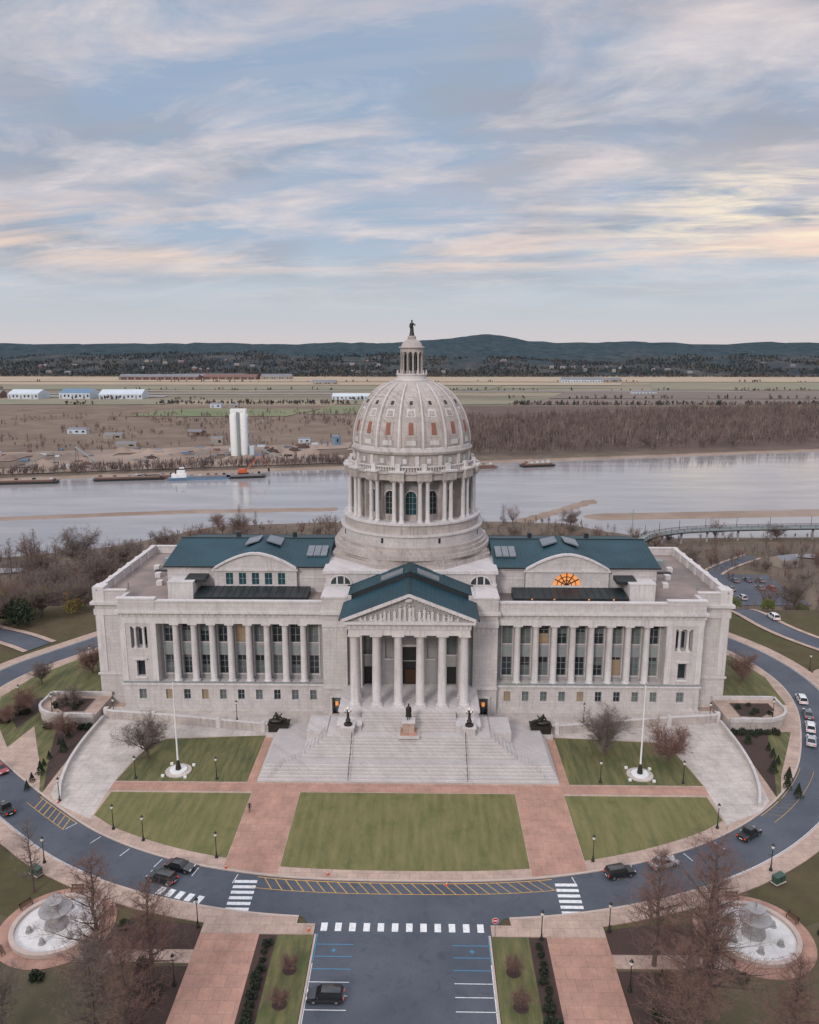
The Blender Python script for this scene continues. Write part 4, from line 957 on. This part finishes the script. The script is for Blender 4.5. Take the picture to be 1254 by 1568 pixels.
T_cyp=[tree_mesh('cypress_tree_mesh',19,5.4,.38,'cone',11,tw3=4,tww=.012),tree_mesh('cypress_tree_mesh_b',17,5.0,.34,'cone',12,tw3=4,tww=.012),tree_mesh('cypress_tree_mesh_c',18,5.4,.34,'cone',15,'twig_grey',tw3=3,tww=.012)]
T_spr=[tree_mesh('spreading_tree_mesh',8,4.6,.22,'spread',21,'twig_grey',tw3=5),tree_mesh('spreading_tree_mesh_b',8,4.4,.22,'spread',22,'twig_red',tw3=5)]
T_tall=[tree_mesh('tall_tree_mesh',16,6.2,.34,'spread',31,'twig_grey',.9,3,.035),tree_mesh('tall_tree_mesh_b',18,3.8,.28,'cone',32,'twig_grey',.8,3,.03),tree_mesh('tall_tree_mesh_c',15,6.6,.32,'spread',34,'twig_red',.75,3,.035)]
for (x,y,me,s) in [(-34.5,-72.5,T_cyp[0],1.0),(-29.6,-69.5,T_cyp[1],.8),(-32,-80,T_cyp[2],.8),(-29,-79,T_cyp[1],.8),(34.0,-74,T_cyp[0],1.2),(36.3,-70,T_cyp[2],.85),(31.0,-66,T_cyp[1],.92),(29.6,-80,T_cyp[1],.9),(40.5,-81,T_cyp[1],.85)]:
    inst(me,'bald_cypress_tree',(x,y,-.05),random.uniform(0,6),s)
for (x,y,me,s) in [(-48,-18,T_spr[0],.95),(36.2,-15.8,T_spr[0],1.05),(47.2,-18,T_spr[1],.95),(51,-79,T_spr[0],1.0),(-44,-79,T_spr[0],.9),(-51,-76,T_spr[1],.7),(-37,-68,T_spr[0],.55),(75,18,T_spr[1],.8),(-74,20,T_spr[1],.8),(-67,-10,T_spr[1],.6),(-70,0,T_spr[0],.65),(57,-66,T_spr[1],.9),(-80,0,T_spr[1],.65),(-83,14,T_spr[0],.6),(-81,-5,T_spr[1],.5),(-62,-48,T_spr[0],.6)]:
    inst(me,'bare_ornamental_tree',(x,y,.1),random.uniform(0,6),s)
inst(T_tall[1],'bare_sapling_tree',(-51.6,-54,0),1,.62)
for s in(-1,1):
    for cx,cy in((13.6,-67.5),(13.9,-72.6)): inst(T_spr[1],'young_tree',(s*cx,cy,.13),cx*s,.28)
random.seed(12)
for i in range(120):
    x=random.uniform(-215,-78);y=random.uniform(62,215)
    if x>-92 and y<84: continue
    inst(random.choice(T_tall),'bare_tree',(x,y,gz(x,y)-.1),random.uniform(0,6),random.uniform(.5,1.0))
for (x,y,s) in((-128,150,1.45),(-112,165,1.3),(-70,120,1.3),(-140,135,1.3),(-60,150,1.15),(-152,190,1.4),(-96,140,1.2),(-104,58,.8),(-112,48,.75)): inst(T_tall[0],'bare_tree',(x,y,gz(x,y)),random.uniform(0,6),s)
for i in range(105):
    x=random.uniform(72,240);y=random.uniform(66,250)
    if 110<x<155 and 140<y<180: continue
    if x<112 and y<90 and random.random()<.6: continue
    inst(random.choice(T_tall),'bare_tree',(x,y,gz(x,y)-.1),random.uniform(0,6),random.uniform(.35,.8))
for i in range(70):
    x=random.uniform(-120,100);y=random.uniform(190,288)
    inst(random.choice(T_tall),'bare_tree',(x,y,gz(x,y)-.1),random.uniform(0,6),random.uniform(.4,.85))
def bush_mesh(name,k,rx,rz_,n,cone=False,seed=1,ls=.16,k2=None):
    g=np.random.default_rng(seed);V=[];F=[];MI=[]
    for i in range(n):
        if cone:
            t=g.random()**.8;r=rx*(1-t)*(.6+.4*g.random())*(1+.2*math.sin(t*40));a=g.random()*6.283;p=np.array([r*math.cos(a),r*math.sin(a),rz_*2*t+.1])
        else:
            d=g.normal(size=3);d/=np.linalg.norm(d);rr=(.65+.4*g.random())*(1+.18*math.sin(3*d[0]+seed)+.15*math.sin(5*d[1]));p=d*np.array([rx,rx,rz_])*rr;p[2]=abs(p[2]) if p[2]<-.5*rz_ else p[2]+rz_*.6
        u=g.normal(size=3);u/=np.linalg.norm(u);w=np.cross(u,g.normal(size=3));w/=np.linalg.norm(w)
        s=ls*(.6+.8*g.random());b0=len(V);V+=[p-u*s,p+w*s*.5,p+u*s,p-w*s*.5];F.append((b0,b0+1,b0+2,b0+3));MI.append(1 if (k2 and g.random()<.4) else 0)
    me=bpy.data.meshes.new(name);me.from_pydata([tuple(v) for v in V],[],F);me.materials.append(M[k]);me.materials.append(M[k2 or k]);me.polygons.foreach_set('material_index',MI);me.update();return me
B_hedge=bush_mesh('hedge_mesh','hedge',.75,.55,500,seed=2,k2='leaf_ever');B_cone=bush_mesh('evergreen_mesh','leaf_ever',.9,1.3,700,True,3,k2='hedge')
B_green=bush_mesh('green_tree_mesh','leaf_green',3,2.6,1400,seed=4,ls=.28);B_rust=bush_mesh('rust_tree_mesh','leaf_rust',3,2.8,1200,seed=5,ls=.28,k2='leaf_green');B_ever=bush_mesh('spruce_mesh','leaf_ever',3,4.0,2600,False,6,.3,k2='hedge')
for s in(-1,1):
    for i in range(10): inst(B_hedge,'hedge_shrub',(s*17.3+random.uniform(-.2,.2),-63.5-1.35*i,.13),random.uniform(0,6),random.uniform(.5,.95)*(1.5 if i in(4,9) else 1))
    for i in range(9):
        y=-8-2.6*i;inst(B_cone,'evergreen_shrub',(s*(64.5+random.uniform(0,4.2)*(1-i/12)),y,.13),random.uniform(0,6),random.uniform(.5,1.0))
    for i in range(6): inst(B_hedge,'hedge_shrub',(s*(63.6+i*1.6),-6.9,.13),random.uniform(0,6),random.uniform(.8,1.3))
    for i in range(6): inst(B_hedge,'hedge_shrub',(s*random.uniform(28.5,32),random.uniform(-82,-67),.05),random.uniform(0,6),random.uniform(1.,1.6))
    for i in range(7): inst(B_hedge,'hedge_shrub',(s*random.uniform(66.5,73.5),random.uniform(-2.8,2),2.1),random.uniform(0,6),random.uniform(.5,.9))
    for i in range(9):
        a=i*.7;inst(B_hedge,'hedge_shrub',(s*45.3+8.8*math.cos(a),-60.6-8.8*abs(math.sin(a)),.05),a,random.uniform(.6,1.1))
for i in range(12): inst(B_hedge,'hedge_shrub',(random.uniform(-84,-77),random.uniform(-6,7),.13),i,random.uniform(.6,1.2))
for (x,y,s) in((-122,118,1.3),(-105,100,1.0),(-88,86,.9),(-132,100,1.1),(95,75,.7),(112,90,.7),(104,72,.6),(128,100,.8)): inst(B_green,'leafy_tree',(x,y,gz(x,y)+1.2),1,s)
for (x,y,s) in((-100,72,1.1),(-118,84,1.2),(-108,62,1.1),(-96,60,.8),(-124,70,1.0),(-92,76,.9),(120,64,.6),(135,84,.7)): inst(B_rust,'autumn_tree',(x,y,gz(x,y)+1.2),x,s)
for (x,y,s) in((-106,50,1.0),(-112,54,.9),(-128,60,1.1),(-117,44,.8),(-138,70,1.0)): inst(B_ever,'dark_evergreen_tree',(x,y,gz(x,y)+1),x,s)
# ------------------------------------------------------------------ fountains
M['gravel_w']=pmat('white_gravel',(.70,.68,.66),(.56,.54,.52),.8,.9)
for s in(-1,1):
    e=empty('round_fountain',(s*45.3,-60.6,.03));mb=MB()
    mb.lathe(0,0,[(7.4,0),(7.4,.06)],56,'brick',False);mb.lathe(0,0,[(5.7,.06),(5.7,.6),(5.1,.6),(5.1,.2)],56,'kerb',cap=False);mb.lathe(0,0,[(5.1,.2),(5.05,.21)],56,'gravel_w')
    mb.lathe(0,0,[(1.5,.2),(1.4,.8),(.7,1.0),(.55,1.9),(.8,2.1),(2.0,2.5),(2.05,2.7),(1.8,2.7),(.6,2.5)],28,'recess')
    mb.lathe(0,0,[(.5,2.5),(.4,3.4),(.5,3.5),(1.1,3.8),(1.15,3.95),(.9,3.95),(.3,3.8)],24,'recess')
    for q in range(6):
        a=q*PI/3+.4;mb.ell((3.3*math.cos(a),3.3*math.sin(a),.55),(.35,.28,.55),'recess',8);mb.lathe(3.3*math.cos(a),3.3*math.sin(a),[(.5,.2),(.45,.35)],10,'recess')
    mb.obj('basin',e);J,E=person_joints(.1,1);skinfig('fountain_figure',J,E,'recess',e,(0,0,3.8),.8)
# ------------------------------------------------------------------ forests (distant masses)
def forest(name,pts,hmin,hmax,mats,blades=12,wd=.3,seed=1,zf=None):
    g=np.random.default_rng(seed);n=len(pts);pts=np.asarray(pts,float)
    h=g.uniform(hmin,hmax,n);z=Hh(pts[:,0],pts[:,1]) if zf is None else np.array([zf(*p) for p in pts])
    P0=np.repeat(np.stack([pts[:,0],pts[:,1],z],1),blades,0);hh=np.repeat(h,blades)
    a=g.uniform(0,6.283,n*blades);rr=g.uniform(0,.36,n*blades)*hh;bz=g.uniform(0,.55,n*blades)*hh;tz=np.maximum(bz+.1*hh,g.uniform(.45,1.0,n*blades)*hh*(1-.3*(rr/(hh*.36))**2))
    base=P0+np.stack([np.cos(a)*rr*.25,np.sin(a)*rr*.25,bz],1);tip=P0+np.stack([np.cos(a)*rr,np.sin(a)*rr,tz],1)
    b=g.uniform(0,6.283,n*blades);u=np.stack([np.cos(b),np.sin(b)*.5,0*b],1)*(wd*g.uniform(.5,1.3,n*blades))[:,None]
    mid_=(base+tip)/2
    V=np.empty((n*blades*4,3));V[0::4]=base;V[1::4]=mid_+u;V[2::4]=tip;V[3::4]=mid_-u
    F=np.arange(n*blades*4).reshape(-1,4);mi=np.repeat(g.integers(0,len(mats),n),blades)
    return npobj(name,V,F,mi,mats)
M['for_a']=pmat('forest_brown',(.175,.125,.108),(.135,.098,.088),.02,.95);M['for_b']=pmat('forest_greybrown',(.225,.168,.145),(.165,.125,.112),.02,.95);M['for_c']=pmat('forest_dark',(.09,.072,.066),(.115,.085,.077),.02,.95)
M['hill_a']=pmat('hill_wood_dark',(.026,.040,.046),(.046,.055,.058),.01,.95);M['hill_b']=pmat('hill_wood_brown',(.105,.092,.083),(.075,.07,.066),.01,.95)  # dark wood's blue tint is aerial haze put into its colour
g=np.random.default_rng(5)
P_=[]
while len(P_)<10500:
    x=g.uniform(45,1450);y=g.uniform(0,1)
    yy=farbank(x)+30+y*(300+.17*x)+14*fb(x,0,60,3)
    if x<150 and yy<560: continue
    P_.append((x,yy))
forest('forest_far_bank',P_,12,21,['for_a','for_b','for_a','for_c'],11,.42,1)
P_=[]
for i in range(3600):
    x=g.uniform(-1300,60);yy=farbank(x)+130+g.uniform(0,1)**.8*430
    if fb(x,yy,70,3)>-.05: P_.append((x,yy))
for i in range(900):
    x=g.uniform(-500,40);P_.append((x,farbank(x)+g.uniform(10,28)))
forest('tree_belt_left_bank',P_,5,12,['for_a','for_b','for_c'],11,.32,2)
P_=[]
for (x0,y0,x1,y1,n) in((-1400,1330,-100,1300,180),(-1500,1620,900,1610,200),(-600,1180,-100,1200,200),(-2200,2030,2600,2010,260),(-2500,2395,2800,2395,2600),(150,1178,1800,1185,800),(160,1338,1400,1340,120)):
    for i in range(n):
        t=g.random()
        if fb(x0+(x1-x0)*t,y0,130,3)<-.0 and y0<2300 and y0!=1178: continue
        P_.append((x0+(x1-x0)*t+g.normal()*5,y0+(y1-y0)*t+g.normal()*3))
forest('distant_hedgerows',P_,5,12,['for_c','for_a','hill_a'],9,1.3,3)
P_=[]
for i in range(10000):
    y=2420+900*g.random()**1.3;x=g.uniform(-.62,.66)*y
    if fb(x,y,170,3)>-.16: P_.append((x,y))
zf=lambda x,y:-24+hill(x,y)-1
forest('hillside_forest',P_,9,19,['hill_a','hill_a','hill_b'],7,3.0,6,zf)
P_=[]
for i in range(1000):
    x=g.uniform(-260,260);P_.append((x,float(np.interp(x,nbx,nby))-g.uniform(8,95)))
forest('near_bank_scrub',P_,2.5,6,['for_a','for_b','for_c'],16,.12,4)
P_=[]
while len(P_)<900:
    x=g.uniform(-230,240);y=g.uniform(58,215)
    if abs(x)<74 and y<150: continue
    if x>0 and (108<x<155 and 138<y<182): continue
    if x>0 and y<150 and g.random()<.55: continue
    if abs(x)<104 and y<76: continue
    P_.append((x,y))
forest('slope_thicket',P_,4,9,['for_a','for_b','for_c'],24,.07,9)
# ------------------------------------------------------------------ far side features
def gable(name,x,y,w,d,h,kw,kr,rz=0):
    z=gz(x,y);e=empty(name,(x,y,z),rz);mb=MB();mb.box(-w/2,w/2,-d/2,d/2,-.5,h,kw);rh=min(w,d)*.18
    mb.face([(-w/2,-d/2,h),(w/2,-d/2,h),(w/2,0,h+rh),(-w/2,0,h+rh)],kr);mb.face([(-w/2,d/2,h),(w/2,d/2,h),(w/2,0,h+rh),(-w/2,0,h+rh)],kr)
    for s in(-1,1): mb.face([(s*w/2,-d/2,h),(s*w/2,d/2,h),(s*w/2,0,h+rh)],kw)
    nW=max(2,int(w/7))
    for i in range(nW):
        xx=-w/2+w*(i+.5)/nW;mb.box(xx-w/nW*.22,xx+w/nW*.22,-d/2-.06,-d/2-.01,.6 if i%3==0 else h*.35,h*.75,'glassd' if i%3 else 'frame')
    mb.obj('shell',e)
M['hang']=pmat('white_sheet_metal',(.55,.59,.63),(.45,.50,.54),.05,.5);M['brickb']=pmat('red_brick_wall',(.19,.10,.08),(.15,.09,.075),.05,.9);M['tanw']=pmat('tan_wall',(.34,.28,.235),(.28,.24,.205),.05,.9);M['bluer']=pmat('blue_roof',(.12,.2,.3),(.1,.18,.27),.05,.6);M['greyr']=pmat('grey_roof',(.20,.20,.22),(.15,.15,.17),.05,.8)
for (x,y,w,d,h,kw,kr) in[(-745,1340,60,40,10,'hang','hang'),(-650,1345,60,40,11,'hang','bluer'),(-565,1345,80,45,9,'hang','hang'),(-690,1420,40,24,7,'tanw','greyr'),(-830,1360,50,30,9,'brickb','greyr'),(-120,1320,90,26,7,'hang','hang'),(-60,1330,30,26,8,'hang','bluer'),(-330,1120,18,14,6,'hang','greyr'),(-300,1115,14,12,5,'tanw','greyr'),(430,2000,110,36,8,'hang','greyr'),(520,2060,60,30,6,'tanw','greyr'),(460,1500,50,16,4,'hang','greyr'),(-760,2150,230,40,10,'brickb','greyr'),(-560,2180,160,40,9,'brickb','brickb'),(-430,2200,90,40,9,'tanw','greyr'),(-640,2260,200,30,9,'brickb','greyr'),(-250,1900,60,30,6,'tanw','greyr'),(-330,690,20,10,5,'tanw','greyr'),(-290,620,20,9,4,'tanw','greyr'),(-390,740,22,12,5,'hang','greyr'),(-250,720,16,10,5,'brickb','greyr'),(-120,660,12,8,4,'hang','greyr'),(-85,640,8,7,9,'bluer','greyr'),(-205,640,12,9,7,'tanw','greyr'),(-175,590,12,8,4,'hang','greyr')]:
    gable('warehouse',x,y,w,d,h,kw,kr,random.uniform(-.1,.1))
gable('house',168,200,10,8,3.5,'tanw','greyr',.4)
e=empty('entrance_kiosk',(97,21,.1));mb=MB();mb.lathe(0,0,[(4.2,-.4),(4.2,.05)],30,'brick_l',False);mb.box(-1.8,1.8,-1.3,1.3,.05,2.5,'stone');mb.hexa([(-2.4,-1.9,2.5),(2.4,-1.9,2.5),(2.4,1.9,2.5),(-2.4,1.9,2.5),(-1,-.4,3.3),(1,-.4,3.3),(1,.4,3.3),(-1,.4,3.3)],'sky_l');mb.box(-1.2,-.1,-1.36,-1.302,1.0,2.1,'glassd');mb.box(.3,1.2,-1.36,-1.302,.1,2.1,'glassd');mb.obj('booth',e)
e=empty('concrete_silo',(-164,560,gz(-161,560)));mb=MB()
for dx in(-4.1,4.1): mb.lathe(dx,0,[(4.3,0),(4.3,37),(4.0,38)],24,'white')
mb.box(-1.5,1.5,-3.4,3.4,0,38,'white')
mb.box(-7,7,-3.4,3.4,38,42.5,'white');mb.box(-1,1,-5.6,-4.4,0,40,'frame');mb.box(9,13,-3,3,0,9,'hang');mb.tube((11,0,9),(3,0,39),.5,.5,5,'frame');mb.box(8.6,8.8,-4,-2.8,2,36,'bluer');mb.tube((-5,0,41),(-5,0,47),.3,.2,5,'frame');mb.tube((2,0,41),(9,0,46),.3,.2,4,'frame');mb.obj('silo_body',e)
M['yard']=pmat('yard_dirt',(.35,.26,.205),(.26,.195,.155),.03,.95,c3=(.18,.13,.105),s3=.012)
mbx=MB()
for i in range(32):
    for j in range(9):
        def q(u,v): 
            x=-520+u*15;y=float(farbank(x))+20+v*16;return (x,y,gz(x,y)+.45+.35*max(0,fb(x,y,18,3)))
        if fb(i*9,j*9,30,2)>-.25: mbx.face([q(i,j),q(i+1,j),q(i+1,j+1),q(i,j+1)],'yard')
for i in range(46):
    x=random.uniform(-420,-90);y=float(farbank(x))+random.uniform(30,150);r=random.uniform(4,11)
    mbx.lathe(x,y,[(r,gz(x,y)),(r*.6,gz(x,y)+r*.32),(.3,gz(x,y)+r*.55)],9,random.choice(['yard','yard','yard','mulch']))
for i in range(80):
    x=random.uniform(-430,-80);y=float(farbank(x))+random.uniform(26,170);w_=random.uniform(1,4);h_=random.uniform(1,3);z_=gz(x,y)
    mbx.box(x-w_,x+w_,y-1.5,y+1.5,z_,z_+h_,random.choice(['hang','greyr','black','brickb','greyr','tanw','bluer','greyr']))
mbx.obj('gravel_yard')
for (x,y,L_,hh,az_) in((-330,490,26,11,.4),(-270,500,30,13,2.6),(-205,530,22,10,.2),(-120,530,20,9,2.9),(-380,500,22,9,1.0)):
    e=empty('aggregate_conveyor',(x,y,gz(x,y)),az_);mb=MB();mb.hexa([(0,-.6,.6),(L_,-.6,hh),(L_,.6,hh),(0,.6,.6),(0,-.6,1.5),(L_,-.6,hh+.9),(L_,.6,hh+.9),(0,.6,1.5)],'frame')
    for u in(.5,.95):
        for sg in(-1,1): mb.tube((L_*u,sg*1.6,0),(L_*u,sg*.5,hh*u),.15,.15,4,'black')
    mb.box(-1.5,1.5,-1.4,1.4,.2,2.6,'brickb');mb.obj('belt',e)
def barge(x,y,L,rz,k='black',hopper=True):
    e=empty('river_barge',(x,y,-26.2),rz);mb=MB();w=5
    mb.hexa([(-L/2+2,-w,-.4),(L/2-2,-w,-.4),(L/2-2,w,-.4),(-L/2+2,w,-.4),(-L/2,-w,1.6),(L/2,-w,1.6),(L/2,w,1.6),(-L/2,w,1.6)],k)
    mb.box(-L/2+3,L/2-3,-w+.8,w-.8,1.6,2.8,'brickb' if hopper else 'greyr');mb.box(-L/2+4,L/2-4,-w+1.4,w-1.4,2.8,2.9,'yard')
    for q in range(5): mb.box(-L/2+4+q*(L-10)/4,-L/2+6+q*(L-10)/4,-1,1,2.9,3.2+random.random()*1.5,random.choice(['greyr','hang','brickb','black']))
    mb.obj('hull',e);return e
barge(-300,422,60,.15);barge(-222,440,52,.2);barge(-205,446,36,.2,'brickb');barge(-163,446,34,.2,'bluer',False)
barge(-135,452,30,.22,'black',False)
c_=empty('crane_barge_crane',(-137,452,-23.6),.4);mb=MB();mb.box(-4,4,-2.5,2.5,0,1.2,'black');mb.box(-3.5,2.5,-2,2,1.2,4.2,'orange');mb.box(1.0,2.6,-1.9,-.4,2.0,4.6,'carglass')
mb.tube((2,0,3),(14,0,15),.5,.3,4,'orange');mb.tube((14,0,15),(20,0,4),.3,.2,4,'orange');mb.tube((20,0,4),(20,0,1),.6,.9,6,'black');mb.obj('crane',c_)
tb=empty('towboat',(-182,440,-26.2),.2);mb=MB();mb.hexa([(-9,-3.5,0),(9,-2.5,0),(9,2.5,0),(-9,3.5,0),(-9.5,-3.8,2),(10,-3,2.2),(10,3,2.2),(-9.5,3.8,2)],'bluer');mb.box(-7,4,-2.8,2.8,2,4.8,'white');mb.box(-3,3,-2.2,2.2,4.8,7.2,'white');mb.box(-1,2.6,-1.8,1.8,7.2,9.4,'white');mb.box(-.9,2.7,-1.85,1.85,8.0,9.0,'carglass');mb.tube((-4,0,4.8),(-4,0,9),.5,.4,8,'black');mb.obj('boat',tb)
barge(48,502,34,.27,'brickb');barge(100,514,30,.27)
br=empty('curved_footbridge');mb=MB();pp=catmull([(99,196),(104,212),(114,228),(134,240),(165,246),(205,250),(270,256)],6)
for i in range(len(pp)-1):
    (x1,y1),(x2,y2)=pp[i],pp[i+1];d=Vector((x2-x1,y2-y1)).normalized();nx_,ny_=-d.y*2.2,d.x*2.2;z=-17.3
    mb.hexa([(x1-nx_,y1-ny_,z-1.2),(x2-nx_,y2-ny_,z-1.2),(x2+nx_,y2+ny_,z-1.2),(x1+nx_,y1+ny_,z-1.2),(x1-nx_,y1-ny_,z),(x2-nx_,y2-ny_,z),(x2+nx_,y2+ny_,z),(x1+nx_,y1+ny_,z)],'frame')
    for sg in(-1,1):
        mb.tube((x1+sg*nx_,y1+sg*ny_,z+1.2),(x2+sg*nx_,y2+sg*ny_,z+1.2),.14,.14,4,'black');mb.tube((x1+sg*nx_,y1+sg*ny_,z+.6),(x2+sg*nx_,y2+sg*ny_,z+.6),.1,.1,4,'black');mb.tube((x1+sg*nx_,y1+sg*ny_,z),(x1+sg*nx_,y1+sg*ny_,z+1.2),.12,.12,4,'black')
        mb.tube((x1+sg*nx_,y1+sg*ny_,z-.9),(x2+sg*nx_,y2+sg*ny_,z-.9),.35,.35,4,'black')
    if i%3==0:
        mb.tube((x1,y1,gz(x1,y1)-1),(x1,y1,z-1.2),.6,.6,8,'recess');mb.tube((x1+nx_,y1+ny_,z),(x1+nx_,y1+ny_,z+5),.14,.1,5,'black')
mb.obj('deck',br)
mb=MB()
for i in range(8):
    for j in range(6):
        q=lambda u,v:(109+u*5.5,142+v*7,gz(109+u*5.5,142+v*7)+.28)
        mb.face([q(i,j),q(i+1,j),q(i+1,j+1),q(i,j+1)],'asphalt')
for P0,dz in (([(150,14),(118,26),(102,44),(96,66),(100,92),(108,118),(118,142),(130,185),(160,215)],.16),([(-94,36),(-108,44),(-140,56),(-220,66)],.16),([(-100,18),(-118,12),(-160,5),(-240,0)],.19)):
    pp=catmull(P0,8)
    A=offs(pp,-3);B=offs(pp,3)
    for i in range(len(pp)-1): mb.face([(*A[i],gz(*A[i])+dz),(*B[i],gz(*B[i])+dz),(*B[i+1],gz(*B[i+1])+dz),(*A[i+1],gz(*A[i+1])+dz)],'asphalt')
    for dd in(-4.6,3.2):
        A=offs(pp,dd);B=offs(pp,dd+1.4)
        for i in range(len(pp)-1): mb.face([(*A[i],gz(*A[i])+.2+dz*.1),(*B[i],gz(*B[i])+.2+dz*.1),(*B[i+1],gz(*B[i+1])+.2+dz*.1),(*A[i+1],gz(*A[i+1])+.2+dz*.1)],'brick_l')
mb.obj('service_road')
for (x,y,c,a) in((112,31,'grey',2.5),(99,60,'white',1.6),(126,22,'silver',2.7)): car('moving_car',x+1.2,y,a,c,'suv',gz(x,y)+.18,1.0)
e=empty('utility_pole',(98,200,gz(98,200)));mb=MB();mb.tube((0,0,0),(0,0,26),.22,.12,6,'frame');mb.box(-1.2,1.2,-.1,.1,24,24.3,'frame');mb.obj('mast',e)
mb=MB();random.seed(4)
for i in range(80):
    x=random.uniform(-1700,2000);y=random.uniform(2450,2950)
    if fb(x,y,300,2)<-.02: continue
    zz=-24+hill(x,y)+4
    w=random.uniform(7,20);h=random.uniform(5,8);k=random.choice(['tanw','tanw','brickb','greyr'])
    mb.box(x-w/2,x+w/2,y-6,y+6,zz,zz+h,k);mb.face([(x-w/2,y-6.2,zz+h),(x+w/2,y-6.2,zz+h),(x+w/2,y,zz+h+3),(x-w/2,y,zz+h+3)],'greyr')
mb.obj('distant_town_houses')
# ------------------------------------------------------------------ world + sun
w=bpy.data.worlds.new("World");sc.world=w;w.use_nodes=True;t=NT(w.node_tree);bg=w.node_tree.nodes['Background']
SE,SR=math.radians(28),math.radians(205)
sk=t.n('ShaderNodeTexSky');sk.sky_type='NISHITA';sk.sun_disc=False;sk.sun_elevation=SE;sk.sun_rotation=SR
tc=t.n('ShaderNodeTexCoord').outputs['Generated'];x,y,z=t.xyz(tc)
zc=t.math('MAXIMUM',z,0.0);k=t.math('ADD',zc,.13)
px=t.math('DIVIDE',x,k);py=t.math('DIVIDE',y,k)
def cl(fx,fy,ox,oy,scale,det,rg,dist):
    return t.noise(t.comb(t.math('ADD',t.math('MULTIPLY',px,fx),ox),t.math('ADD',t.math('MULTIPLY',t.math('ADD',py,t.math('MULTIPLY',px,.15)),fy),oy)),scale,det,rg,dist)
grad=t.ramp(zc,[(0,(.64,.585,.60)),(.03,(.54,.56,.61)),(.075,(.50,.565,.65)),(.12,(.40,.48,.60)),(.20,(.34,.43,.57)),(.36,(.31,.41,.56)),(1,(.5,.55,.65))])
lt=t.mrange(zc,.03,.12)
nA=t.mrange(cl(.9,1.0,2,5,.9,8,.55,.4),.42,.60)
nB=t.mrange(cl(.85,1.25,9,1,1.7,10,.60,.45),.44,.65)
nC=t.mrange(cl(1.3,2.2,4,3,2.6,10,.65,.3),.42,.70)
col=t.mix(t.math('MULTIPLY',t.math('MULTIPLY',nA,lt),.9),grad,(.36,.375,.43))
col=t.mix(t.math('MULTIPLY',t.math('MULTIPLY',nB,lt),.85),col,(.62,.58,.61))
col=t.mix(t.math('MULTIPLY',t.math('MULTIPLY',t.math('MULTIPLY',nC,nB),lt),.7),col,(.85,.76,.73))
wb=t.ramp(zc,[(0,0),(.080,.0),(.100,1),(.135,.7),(.17,.12),(.36,.2)])
nD=t.mrange(cl(.35,1.0,3.1,0.7,1.5,8,.6,.4),.46,.61)
col=t.mix(t.math('MULTIPLY',t.math('MULTIPLY',nD,wb),.95),col,(.94,.70,.57))
gp=t.math('MULTIPLY',t.mrange(x,.12,.36),t.ramp(zc,[(0,0),(.09,0),(.12,1),(.17,.9),(.21,0)]))
nE=t.mrange(cl(.9,2.6,1.3,8.2,2.0,9,.62,.5),.44,.62)
col=t.mix(t.math('MULTIPLY',gp,nE),col,(1.0,.84,.64))
skc=t.n('ShaderNodeVectorMath',operation='SCALE');t.l(sk.outputs[0],skc.inputs[0]);skc.inputs[3].default_value=.09
col=t.mix(.93,skc.outputs[0],col)
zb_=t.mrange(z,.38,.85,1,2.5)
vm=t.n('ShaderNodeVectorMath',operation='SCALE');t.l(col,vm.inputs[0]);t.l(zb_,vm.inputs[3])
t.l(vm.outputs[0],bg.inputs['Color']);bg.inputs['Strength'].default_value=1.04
sun=bpy.data.lights.new('sun','SUN');sun.energy=1.6;sun.angle=math.radians(14);sun.color=(1,.94,.885)
so_=bpy.data.objects.new('sun',sun);sc.collection.objects.link(so_)
az=SR;dirv=Vector((math.sin(az)*math.cos(SE),math.cos(az)*math.cos(SE),math.sin(SE)))
so_.rotation_euler=dirv.to_track_quat('Z','Y').to_euler()
